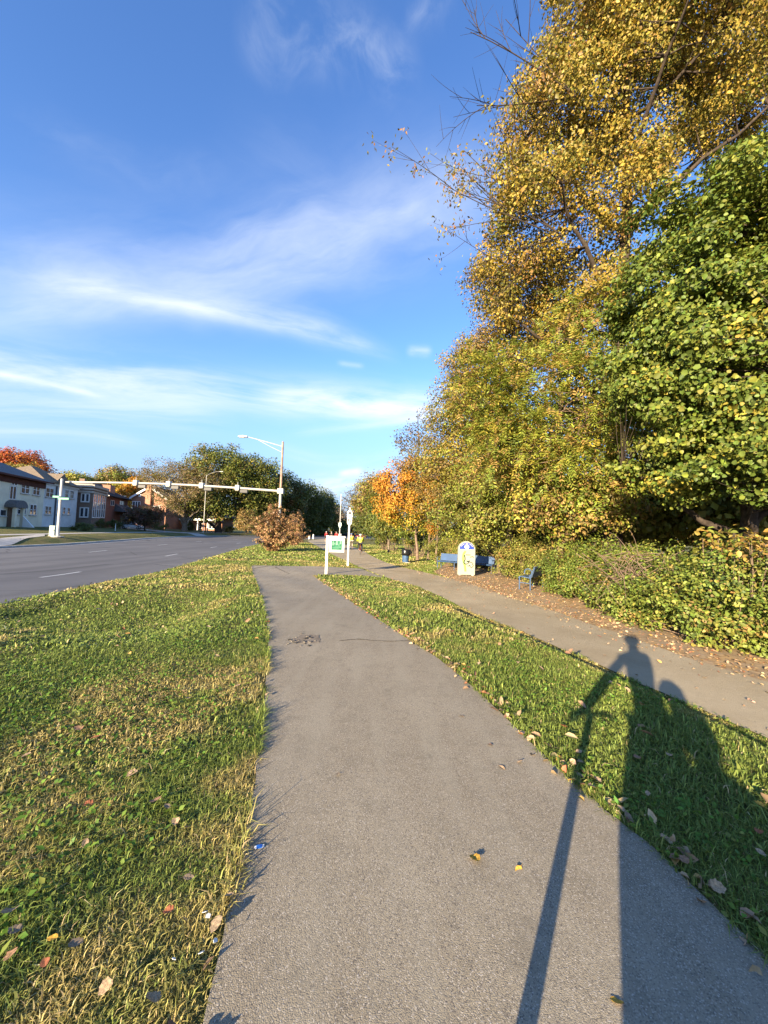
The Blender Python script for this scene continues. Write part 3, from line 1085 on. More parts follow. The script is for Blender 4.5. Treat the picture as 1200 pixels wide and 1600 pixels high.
# --- hedge of shrubs and vines along the trail
def bush(name, label, cat, ells, n, size, pal, seed, group=None, shape='hex', cr=0.28, ncl=None, stems=True, shell=0.6, bark=None, coh=0.55, flat=0.8, aspect=0.75):
    rng = np.random.default_rng(seed)
    c0 = np.mean([e[0] for e in ells], axis=0)
    bz = g1(c0[0], c0[1])
    o3 = np.array([c0[0], c0[1], bz])
    root = empty(name, tuple(o3), 0, label, cat, group)
    ells = [(np.asarray(e[0]) - o3, np.asarray(e[1])) for e in ells]
    ncl = ncl or max(30, n // 90)
    C = sample_crown(ells, ncl, rng, shell)
    gz = G(C[:, 0] + o3[0], C[:, 1] + o3[1]) - bz
    C = C[C[:, 2] > gz + 0.04]
    acc = Acc()
    for j in rng.choice(len(C), min(len(C), 60), replace=False):
        a = np.array([c0[0] - o3[0], c0[1] - o3[1], 0]) + np.r_[(C[j][:2]) * 0.45, 0]
        a[2] = g1(a[0] + o3[0], a[1] + o3[1]) - bz
        acc.tube(bez(a, (a + C[j]) / 2 + rng.normal(0, 0.08, 3), C[j], 5), np.linspace(0.018, 0.005, 5), 4)
    acc.build('stems', bark or M_TWIG, root)
    V, F, c = crown_leaves(C, cr, np.zeros(3), n, size, pal, rng, shape, flat=flat, coh=coh, aspect=aspect)
    np_mesh('foliage', V, F, M_LEAF, root, c)
    return root


HED = [(3, (0.155, 0.195, 0.034)), (3, (0.115, 0.160, 0.028)), (1.6, (0.225, 0.225, 0.045)), (0.6, (0.26, 0.18, 0.055)), (1.0, (0.07, 0.10, 0.022))]
OLV = [(3, (0.20, 0.205, 0.04)), (2, (0.15, 0.175, 0.032)), (1.6, (0.26, 0.22, 0.06)), (0.7, (0.27, 0.17, 0.06)), (0.6, (0.10, 0.12, 0.025))]


def hb(x, y, h, rx, ry):
    z = g1(x, y)
    return (np.array([x, y, z + h * 0.48]), np.array([rx, ry, h * 0.54]))


gH = 'shrubs and vines along the trail'
hed = [((7.05, 4.6, 1.65, 1.5, 1.7), 9000, 0.092, HED, 'leafy green vine bank at the right edge of the picture beside the trail'),
       ((6.4, 7.3, 1.65, 1.2, 1.6), 10000, 0.092, HED, 'bright green vine mound just past the shadow of the rider on the trail'),
       ((6.3, 9.7, 1.6, 1.15, 1.5), 9500, 0.09, HED, 'green vine mound in front of the tangle of dead twigs'),
       ((6.45, 12.3, 1.75, 1.1, 1.5), 9000, 0.09, HED, 'yellow green vine mound behind the small bench'),
       ((6.9, 15.2, 1.9, 1.3, 1.6), 8500, 0.09, OLV, 'olive shrub between the small bench and the long blue bench'),
       ((6.6, 18.2, 1.9, 1.3, 1.5), 8000, 0.09, OLV, 'olive shrub behind the right end of the long blue bench'),
       ((5.3, 23.4, 1.8, 1.6, 1.1), 7500, 0.095, OLV, 'olive shrub behind the white map sign'),
       ((4.5, 27.6, 2.2, 1.6, 1.1), 6500, 0.10, OLV, 'olive shrub behind the slim tree trunks')]
for i, (a, n, s, pal, lab) in enumerate(hed):
    x, y, h, rx, ry = a
    n, s = int(n * 2.3), s * 0.66
    bush('shrub', lab, 'shrub', [hb(*a), hb(x + 0.9, y + 0.5, h * 1.12, rx, ry), hb(x - 0.3, y - 0.7, h * 0.72, rx * 0.8, ry * 0.6), hb(x - 0.25, y + 0.6, h * 0.8, rx * 0.8, ry * 0.6)], n, s, pal, 200 + i, gH, cr=0.27)
bush('shrub', 'dark green rounded shrub left of the slim trunks, beyond the lawn', 'shrub', [E(598, 838, 44, 18, 16, 1.3), E(620, 835, 41, 16, 14, 1.2)], 5000, 0.14, MGR, 231, gH, cr=0.4)
bush('shrub', 'green shrub thicket behind the pale trunk of the orange maple', 'shrub', [E(640, 838, 33, 18, 16, 1.2), E(662, 836, 32, 16, 16, 1.2)], 5000, 0.11, MGR + HED[:2], 232, gH, cr=0.36)
bush('shrub', 'yellow leaved sapling shrub hanging over the vine bank at the right edge', 'shrub', [E(1175, 850, 7.0, 55, 22, .5), E(1120, 845, 7.4, 40, 16, .4)], 380, 0.095, [(2, (0.32, 0.22, 0.05)), (1, (0.26, 0.16, 0.05)), (2, (0.18, 0.20, 0.035))], 233, gH, cr=0.22, ncl=24)

# dead brush
def dead_brush():
    rng = np.random.default_rng(8)
    c = at_y(985, 850, 9.0)
    root = empty('dead_bush', (c[0] + .1, c[1], g1(c[0], c[1])), 0, 'tangle of dead brown twigs lying on top of the vines', 'dead bush')
    o = np.array(root.location)
    acc = Acc()
    for k in range(150):
        a = np.r_[rng.normal(0, 0.42, 1), rng.normal(0, 0.3, 1), rng.uniform(0.7, 1.65, 1)]
        d = unit(rng.normal(size=3) * np.array([1, .6, .7]) - np.array([0, 0, 0.35])) * rng.uniform(0.3, 0.8)
        acc.tube(bez(a, a + d * .5 + rng.normal(0, .09, 3), a + d, 5), np.linspace(0.009, 0.004, 5), 4)
    for k in range(3):
        acc.tube(bez(np.array([rng.normal(0, .2), rng.normal(0, .15), 0]), np.array([0, 0, .8]) + rng.normal(0, .15, 3), np.array([rng.normal(0, .5), rng.normal(0, .2), 1.55]), 6), np.linspace(.012, .006, 6), 5)
    acc.build('twigs', M_TWIG, root)


dead_brush()

# --- russet shrubs by the signal pole
RUS = [(3, (0.30, 0.165, 0.075)), (2, (0.23, 0.125, 0.065)), (2, (0.33, 0.205, 0.09)), (1, (0.13, 0.085, 0.05)), (0.8, (0.16, 0.14, 0.04))]


def spiky(name, label, px, py, h, w, seed, n):
    rng = np.random.default_rng(seed)
    b = at(px, py)
    root = empty(name, tuple(b), 0, label, 'shrub', 'russet shrubs by the signal pole')
    acc = Acc()
    tips = []
    for k in range(64):
        a = rng.uniform(0, 2 * math.pi)
        lean = rng.random() ** 0.7
        L = h * (1.08 - 0.80 * lean * lean) * rng.uniform(0.72, 1.05)
        e = np.array([math.cos(a) * lean * w, math.sin(a) * lean * w * 0.8, L])
        s = np.array([math.cos(a) * .2, math.sin(a) * .2, 0])
        P = bez(s, np.array([e[0] * .35, e[1] * .35, L * .65]), e, 8)
        acc.tube(P, np.linspace(.022, .006, 8), 4)
        for t in np.linspace(0.06, 1, 8):
            tips.append(P[int(t * 7)])
    acc.build('stems', M_TWIG, root)
    C = np.array(tips)
    V, F, c = crown_leaves(C, 0.24, np.array([0, 0, h * .3]), n, 0.145, RUS, rng, 'dia', coh=0.6)
    np_mesh('foliage', V, F, M_LEAF, root, c)


spiky('russet_shrub', 'large russet shrub with upright sprays in front of the signal pole', 425, 861, 3.7, 2.7, 61, 14000)
spiky('russet_shrub', 'smaller russet shrub at the right of the signal pole, behind the large one', 460, 852, 4.0, 2.0, 62, 9000)

# --- trees across the road
gL = 'trees along the far side of the road'
tree('street_tree', 'half bare brown tree with a forked pale trunk on the far lawn', 'tree', at(288, 830)[:2],
     [E(285, 765, 98, 52, 46, 7), E(252, 745, 98, 36, 28, 5), E(318, 752, 98, 36, 38, 6)], 420, 26000, 0.27, [(3, (0.20, 0.135, 0.065)), (2, (0.16, 0.125, 0.045)), (1, (0.12, 0.12, 0.03))], 0.62, 71, 'dia', gL, nl=22, cr=1.5, twig=0.04, bark=M_BARK)
tree('street_tree', 'big round green tree on a thick dark trunk behind the far lamp', 'tree', at(341, 832)[:2],
     [E(338, 738, 104, 50, 42, 8), E(325, 788, 102, 44, 24, 6), E(375, 748, 106, 36, 42, 7)], 300, 34000, 0.44, MGR, 0.85, 72, 'dia', gL, nl=14, cr=2.2, twig=0.04, bark=M_BARKD)
tree('street_tree', 'green tree turning gold left of the signal pole', 'tree', (-36.5, 111),
     [E(408, 755, 112, 40, 42, 8), E(400, 795, 112, 36, 24, 7)], 260, 28000, 0.44, MGR + [(1, (0.2, 0.16, 0.03))], 0.6, 73, 'dia', gL, nl=14, cr=2.2, twig=0.04, bark=M_BARKD)
tree('street_tree', 'dark green tree with a rusty top right behind the signal pole', 'tree', (-32, 127),
     [E(446, 772, 126, 36, 36, 8), E(440, 800, 126, 34, 24, 7)], 240, 24000, 0.48, FGR + [(0.7, (0.2, 0.10, 0.03))], 0.6, 74, 'dia', gL, nl=12, cr=2.3, twig=0.04, bark=M_BARKD)
tree('street_tree', 'dark green tree right of the russet shrubs across the road', 'tree', (-27.5, 140),
     [E(478, 784, 139, 28, 33, 7), E(472, 806, 139, 26, 20, 6)], 200, 20000, 0.52, FGR, 0.6, 75, 'dia', gL, nl=12, cr=2.4, twig=0.04, bark=M_BARKD)
tree('street_tree', 'dark green tree behind the pedestrians in red', 'tree', (-22.5, 153),
     [E(504, 795, 152, 20, 29, 6), E(500, 810, 152, 18, 18, 6)], 160, 14000, 0.55, FGR, 0.5, 76, 'dia', gL, nl=10, cr=2.4, twig=0.04, bark=M_BARKD)
tree('street_tree', 'last dark tree of the far row, left of the sky gap', 'tree', (-17.5, 168),
     [E(521, 803, 167, 13, 22, 5), E(530, 814, 167, 12, 13, 4)], 120, 9000, 0.6, FGR, 0.45, 77, 'dia', gL, nl=10, cr=2.2, twig=0.04, bark=M_BARKD)
tree('red_maple', 'fiery red maple rising over the roof of the cream house', 'tree', (-96, 100),
     [E(28, 722, 100, 36, 22, 6), E(50, 735, 100, 20, 20, 5), E(-10, 730, 100, 30, 20, 6)], 180, 17000, 0.42, [(3, (0.40, 0.085, 0.022)), (2, (0.44, 0.15, 0.03)), (1, (0.22, 0.04, 0.035))], 0.45, 81, 'dia', None, nl=10, cr=1.9, twig=0.04)
tree('yellow_maple', 'yellowing tree below the red maple behind the cream house roof', 'tree', (-88, 93),
     [E(22, 745, 93, 34, 16, 5), E(50, 742, 94, 16, 14, 4)], 120, 11000, 0.42, [(2, (0.30, 0.24, 0.05)), (2, (0.18, 0.16, 0.04))], 0.4, 82, 'dia', None, nl=10, cr=1.7, twig=0.04)
tree('backyard_tree', 'yellow green tree over the roof of the pale house', 'tree', (-99, 124), [E(115, 752, 124, 24, 12, 5)], 100, 6500, 0.48, LGR[:3], 0.4, 83, 'dia', 'trees behind the houses', nl=8, cr=1.8, twig=0.04)
tree('backyard_tree', 'broad olive tree over the roofs behind the dark red house', 'tree', (-92, 135), [E(182, 750, 134, 32, 21, 7), E(165, 758, 134, 20, 14, 6)], 150, 14000, 0.5, LGR[1:3] + BRN[:2], 0.5, 84, 'dia', 'trees behind the houses', nl=10, cr=2.1, twig=0.04)
tree('backyard_tree', 'orange gold tree behind the brick gable house', 'tree', (-82, 130), [E(212, 762, 128, 15, 16, 4), E(198, 775, 128, 14, 16, 4)], 90, 7000, 0.48, ORG[:2] + [(2, (0.38, 0.24, 0.03))], 0.35, 85, 'dia', 'trees behind the houses', nl=8, cr=1.8, twig=0.04)
tree('plum_tree', 'small dark purple tree on the lawn before the brick gable house', 'tree', at(226, 829)[:2], [E(222, 806, 84, 24, 15, 3.5), E(240, 800, 84, 12, 12, 2.5)], 120, 7000, 0.28, [(2, (0.075, 0.042, 0.035)), (2, (0.07, 0.06, 0.025)), (1, (0.13, 0.05, 0.03))], 0.16, 86, 'dia', None, nl=10, cr=1.0, twig=0.03, bark=M_BARKD)
tree('street_tree', 'brown leaved small tree right of the thick dark trunk', 'tree', at(385, 834)[:2], [E(385, 812, 100, 16, 15, 3), E(400, 818, 100, 12, 12, 3)], 80, 5500, 0.34, BRN, 0.16, 87, 'dia', gL, nl=8, cr=1.1, twig=0.03, bark=M_BARKD)
# far woods closing the horizon across the road
def far_wood():
    rng = np.random.default_rng(90)
    n = 46000
    X = rng.uniform(-190, 240, n)
    Yv = 240 + rng.normal(0, 10, n) + 0.10 * np.abs(X)
    top = 11 + 4 * np.sin(X * 0.11) + 3 * np.sin(X * 0.37 + 1) + 2 * np.sin(X * 0.83)
    Z = -0.5 + top * rng.random(n) ** 0.75
    P = np.c_[X, Yv, Z]
    V, F, c = leaf_arrays(P, rng.normal(size=(n, 3)) + np.array([0, -.8, .5]), rng.normal(size=(n, 3)), 1.3, 1.0, palette(FGR + MGR + BRN[:1], (X // 6 + 60).astype(int), 120, rng))
    tag(np_mesh('distant_woods', V, F, M_LEAF, None, c), kind='stuff')


far_wood()

# ------------------------------------------------------------------ grass
def m_grass(t, b, out):
    a = t.n('ShaderNodeAttribute', attribute_name='col')
    t.put(b.inputs['Base Color'], a.outputs['Color'])
    b.inputs['Roughness'].default_value = 0.55
    b.inputs['Specular IOR Level'].default_value = 0.25
    tr = t.n('ShaderNodeBsdfTranslucent')
    t.put(tr.inputs[0], a.outputs['Color'])
    mx = t.n('ShaderNodeMixShader')
    mx.inputs[0].default_value = 0.3
    t.t.links.new(b.outputs[0], mx.inputs[1])
    t.t.links.new(tr.outputs[0], mx.inputs[2])
    t.t.links.new(mx.outputs[0], out.inputs[0])


M_GRASS = mat('grass_blade', build=m_grass)


def vnoise(P, s, seed):
    """smooth value noise on the plan"""
    rng = np.random.default_rng(seed)
    T = rng.random((64, 64))
    x, y = P[:, 0] * s, P[:, 1] * s
    i, j = np.floor(x).astype(int), np.floor(y).astype(int)
    fx, fy = x - i, y - j
    fx, fy = fx * fx * (3 - 2 * fx), fy * fy * (3 - 2 * fy)
    t = lambda a, b: T[a % 64, b % 64]
    return (t(i, j) * (1 - fx) + t(i + 1, j) * fx) * (1 - fy) + (t(i, j + 1) * (1 - fx) + t(i + 1, j + 1) * fx) * fy


def on_lawn(P):
    r = ~inside(P, POLY_PATH) & ~inside(P, POLY_TRAIL) & ~inside(P, POLY_BAND) & ~inside(P, POLY_VERGE)
    r &= sdist(P, NE) < 0.25
    return r


PATH_L = PL
STRIP_DARK = np.array([(0, 930), (380, 930)])


def blades(P, rng, h, w, tall, dry, name):
    n = len(P)
    z = G(P[:, 0], P[:, 1])
    B = np.c_[P, z - 0.008]
    hh = h * np.exp(rng.normal(0, 0.30, n))
    a = rng.uniform(0, 2 * math.pi, n)
    lean = np.minimum(np.abs(rng.normal(0.78, 0.42, n)), 1.6)
    D = np.stack([np.cos(a), np.sin(a), np.zeros(n)], -1)
    Sd = np.stack([-np.sin(a + rng.normal(0, .7, n)), np.cos(a), np.zeros(n)], -1)
    ww = (w * np.exp(rng.normal(0, 0.25, n)))[:, None]
    m = B + D * (hh * lean * 0.35)[:, None] + np.array([0, 0, 1.0]) * (hh * 0.60)[:, None]
    tip = B + D * (hh * lean * 1.05)[:, None] + np.array([0, 0, 1.0]) * (hh * (1.0 - 0.38 * lean))[:, None]
    V = np.stack([B - Sd * ww * .5, B + Sd * ww * .5, m + Sd * ww * .42, m - Sd * ww * .42, tip], 1).reshape(-1, 3)
    o = np.arange(n)[:, None] * 5
    F = np.concatenate([o + np.array([[0, 1, 2]]), o + np.array([[0, 2, 3]]), o + np.array([[3, 2, 4]])], 1).reshape(-1, 3)
    big = vnoise(P, 0.55, 1) * 0.6 + vnoise(P, 1.7, 2) * 0.4
    mid = vnoise(P, 5.0, 3)
    f = np.clip((big - 0.5) * 3.6 + (mid - 0.5) * 1.6 + dry + rng.normal(0, 0.22, n), 0, 1)
    g0, g1_ = np.array((0.135, 0.195, 0.036)), np.array((0.235, 0.275, 0.062))
    yel = np.array((0.42, 0.34, 0.12))
    straw = np.array((0.50, 0.38, 0.19))
    u = rng.random((n, 1))
    c = g0 * (1 - u) + g1_ * u
    c = c * (1 - f[:, None]) + yel * f[:, None]
    st = rng.random(n) < (0.025 + 0.11 * f)
    c[st] = straw
    c *= np.exp(rng.normal(0, 0.22, (n, 1)))
    np.clip(c, 0.01, 0.6, out=c)
    return V, F, np.repeat(c, 3, axis=0)


def grass():
    rng = np.random.default_rng(123)
    rings = [(0.7, 3.0, 17000, 0.036, 0.0036), (3.0, 6.0, 5600, 0.041, 0.0068), (6.0, 12.0, 1300, 0.048, 0.018), (12.0, 25.0, 330, 0.055, 0.038), (25.0, 60.0, 60, 0.075, 0.09)]
    VL, FL, CL, nl = [], [], [], 0
    VR, FR, CR, nr = [], [], [], 0
    for r0, r1, dens, h, w in rings:
        amax = R(56)
        n = int(dens * amax * (r1 * r1 - r0 * r0))
        rr = np.sqrt(rng.uniform(r0 * r0, r1 * r1, n))
        aa = rng.uniform(-amax, amax, n)
        P = np.stack([rr * np.sin(aa), rr * np.cos(aa)], -1)
        if r1 <= 6.0:                                    # the turf goes on beside and behind the camera
            k = int(n * (0.16 if r1 < 4 else 0.28))
            r2 = np.sqrt(rng.uniform(0.3 ** 2, r1 * r1, k) if r1 < 4 else rng.uniform(r0 * r0, r1 * r1, k))
            a2 = rng.uniform(amax, R(140), k) * rng.choice([-1, 1], k)
            P = np.r_[P, np.stack([r2 * np.sin(a2), r2 * np.cos(a2)], -1)]
        P = P[on_lawn(P)]
        dT = -sdist(P, TL)
        dP = np.abs(sdist(P, PL))
        right = (dT > -4) & (P[:, 0] > np.interp(P[:, 1], PR[:, 1], PR[:, 0]) - 0.05) & (P[:, 1] < 16.5)
        # thinner, worn rim along the path
        keep = rng.random(len(P)) < np.clip(0.35 + np.minimum(dP, np.abs(sdist(P, PR))) * 8, 0, 1)
        P, right, dT = P[keep], right[keep], dT[keep]
        if (~right).any():
            Q = P[~right]
            tuft = 0.65 + 0.8 * vnoise(Q, 2.2, 9) ** 1.3
            dry_shade = -0.03 - 0.10 * S(2.4, 1.6, Q[:, 1]) + 0.35 * (vnoise(Q, 0.22, 14) - 0.35) + 0.55 * S(2.2, 3.0, Q[:, 1]) * S(4.6, 3.6, Q[:, 1]) * S(-0.6, -1.2, Q[:, 0]) * vnoise(Q, 1.1, 21) - 0.6 * S(4.6, 5.4, Q[:, 1]) * S(8.6, 7.4, Q[:, 1])  # last term: mid-lawn band coloured greener to stand in for a soft shadow
            V, F, c = blades(Q, rng, h * tuft, w, 0, dry_shade, 'l')
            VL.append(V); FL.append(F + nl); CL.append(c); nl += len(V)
        if right.any():
            Q = P[right]
            tuft = 0.80 + 0.75 * vnoise(Q, 1.6, 10)
            rim = S(-1.1, -0.1, dT[right])
            V, F, c = blades(Q, rng, h * tuft * (1 - 0.45 * rim), w * 1.05, 0, -0.36 + 0.5 * rim, 'r')
            VR.append(V); FR.append(F + nr); CR.append(c); nr += len(V)
    # longer fringe hanging over the edges of the path and the trail
    for line, sgn, hh, cnt in ((PL, 1, 0.055, 9000), (PR, -1, 0.045, 6000), (TRL, 1, 0.045, 7000)):
        q = resample(line, 3000)
        q = q[(q[:, 1] > 0.5) & (q[:, 1] < 22)]
        wgt = 1 / (0.6 + q[:, 1]) ** 1.1
        i = rng.choice(len(q) - 1, cnt, p=(wgt / wgt.sum())[:-1] / (wgt / wgt.sum())[:-1].sum())
        tt = unit(q[i + 1] - q[i])
        nn = np.stack([-tt[:, 1], tt[:, 0]], -1) * sgn
        Q = q[i] + nn * (rng.exponential(0.035, cnt) - 0.012)[:, None] + rng.normal(0, .01, (cnt, 2))
        clump = vnoise(Q, 4.0, 41)
        keep = rng.random(cnt) < np.clip(clump * 2.4 - 0.75, 0, 1)
        Q, clump = Q[keep], clump[keep]
        V, F, c = blades(Q, rng, hh * (0.55 + 0.9 * clump), 0.0036 + 0.0007 * np.minimum(Q[:, 1], 14), 0, -0.22, 'e')
        if sgn > 0 and line is PL:
            VL.append(V); FL.append(F + nl); CL.append(c); nl += len(V)
        else:
            VR.append(V); FR.append(F + nr); CR.append(c); nr += len(V)
    tag(np_mesh('grass', np.concatenate(VL), np.concatenate(FL), M_GRASS, None, np.concatenate(CL)), kind='stuff')
    tag(np_mesh('grass', np.concatenate(VR), np.concatenate(FR), M_GRASS, None, np.concatenate(CR)), kind='stuff')
    # broad-leaved weeds and clover among the blades
    n = 26000
    rr = np.sqrt(rng.uniform(0.7 ** 2, 6.5 ** 2, n))
    aa = rng.uniform(-R(54), R(54), n)
    P = np.stack([rr * np.sin(aa), rr * np.cos(aa)], -1)
    P = P[on_lawn(P)]
    P = P[vnoise(P, 1.3, 33) * 0.6 + vnoise(P, 3.7, 34) * 0.4 > 0.5]
    n = len(P)
    z = G(P[:, 0], P[:, 1]) + rng.uniform(0.015, 0.05, n)
    N = rng.normal(0, 0.45, (n, 3)) + np.array([0, 0, 1.0])
    cols = palette([(2, (0.085, 0.165, 0.022)), (2, (0.12, 0.20, 0.028)), (1, (0.17, 0.20, 0.04))], np.arange(n), n, rng)
    V, F, c = leaf_arrays(np.c_[P, z], N, rng.normal(size=(n, 3)), 0.030 * np.exp(rng.normal(0, .3, n)), 0.022, cols)
    tag(np_mesh('clover', V, F, M_GRASS, None, c), kind='stuff')


grass()

# ------------------------------------------------------------------ fallen leaves
DRYPAL = [(3, (0.30, 0.205, 0.115)), (2, (0.25, 0.155, 0.08)), (2, (0.36, 0.255, 0.15)), (1, (0.36, 0.20, 0.05)), (1, (0.17, 0.09, 0.055)), (0.5, (0.28, 0.09, 0.04))]


def litter():
    rng = np.random.default_rng(321)
    pts = []
    # carpet on the verge, denser near its edge and round the benches
    n = 34000
    x, y = rng.uniform(1, 9.5, n), rng.uniform(1.5, 27, n)
    P = np.stack([x, y], -1)
    P = P[inside(P, POLY_VERGE)]
    d = np.abs(sdist(P, TRR))
    P = P[rng.random(len(P)) < (0.22 + 0.78 * np.exp(-d / 0.8))]
    pts.append((P, 0.055, 0.012))
    # strewn over the trail near its right edge
    n = 9000
    P = np.stack([rng.uniform(0.5, 6, n), rng.uniform(1.5, 21, n)], -1)
    P = P[inside(P, POLY_TRAIL)]
    d = np.abs(sdist(P, TRR))
    P = P[rng.random(len(P)) < 0.9 * np.exp(-d / 0.28) + 0.035]
    pts.append((P, 0.048, 0.022))
    # drift along the right edge of the path
    s = np.sort(rng.random(900)) ** 1.1
    q = resample(PR, 900)[(s * 899).astype(int)] + rng.normal(0, 0.06, (900, 2)) + np.array([0.06, 0.02])
    pts.append((q, 0.058, 0.020))
    # and a thin one along its left edge
    s = rng.random(120)
    q = resample(PL, 600)[(s * 599).astype(int)] + rng.normal(0, 0.05, (120, 2)) - np.array([0.04, 0])
    pts.append((q, 0.045, 0.022))
    # scattered over both lawns, mid distance
    n = 2600
    rr = np.sqrt(rng.uniform(3.2 ** 2, 30 ** 2, n)); aa = rng.uniform(-R(54), R(54), n)
    P = np.stack([rr * np.sin(aa), rr * np.cos(aa)], -1)
    P = P[on_lawn(P)]
    P = P[rng.random(len(P)) < 0.55]
    pts.append((P, 0.07, 0.055))
    VV, FF, CC, nn = [], [], [], 0
    for P, s, h in pts:
        n = len(P)
        z = G(P[:, 0], P[:, 1]) + h + rng.uniform(0, 0.014, n)
        N = rng.normal(0, 0.40, (n, 3)) + np.array([0, 0, 1.0])
        cols = np.clip(palette(DRYPAL, np.arange(n), n, rng) * 1.45, 0, .7)
        V, F, c = leaf_arrays(np.c_[P, z], N, rng.normal(size=(n, 3)), s * np.exp(rng.normal(0, 0.25, n)), s * 0.7, cols, 'hex', 0.18)
        VV.append(V); FF.append(F + nn); CC.append(c); nn += len(V)
    tag(np_mesh('leaf_litter', np.concatenate(VV), np.concatenate(FF), M_DRY, None, np.concatenate(CC)), kind='stuff')


litter()


def leaf_mesh(kind, seed):
    """one curled dry leaf about one unit long"""
    rng = np.random.default_rng(seed)
    if kind == 'lobed':
        half = [(0.0, 0.0), (0.16, 0.02), (0.36, 0.10), (0.35, 0.24), (0.46, 0.40), (0.36, 0.52), (0.34, 0.70), (0.18, 0.80), (0.0, 0.95)]
    else:
        half = [(0.0, 0.0), (0.14, 0.08), (0.27, 0.25), (0.31, 0.45), (0.26, 0.66), (0.14, 0.86), (0.0, 1.0)]
    cur = rng.uniform(0.15, 0.5)
    tw = rng.uniform(-0.2, 0.2)
    def z(u, v):
        return cur * (u * u * 2.2) + 0.22 * (v - 0.5) ** 2 * rng.choice([1, 1.2]) + tw * u * v
    vs, fs = [], []
    m = len(half)
    for u, v in half:
        vs.append((0, v, z(0, v) + 0.0))
    for u, v in half[1:-1]:
        vs.append((u, v, z(u, v) + rng.normal(0, .02)))
    for u, v in half[1:-1]:
        vs.append((-u, v, z(-u, v) + rng.normal(0, .02)))
    for sgn, off in ((0, m), (1, m + m - 2)):
        for i in range(m - 1):
            a, b = i, i + 1
            q = [a]
            if i + 1 <= m - 2:
                pass
            o0 = off + i - 1 if 0 < i else None
            o1 = off + i if i + 1 < m - 1 else None
            f = [a] + ([o0] if o0 is not None else []) + ([o1] if o1 is not None else []) + [b]
            if len(f) >= 3:
                fs.append(tuple(f if sgn == 0 else f[::-1]))
    # a stalk
    o = len(vs)
    vs += [(-0.012, 0, 0), (0.012, 0, 0), (0.015, -0.28, 0.04), (-0.003, -0.28, 0.04)]
    fs.append((o, o + 1, o + 2, o + 3))
    return vs, fs


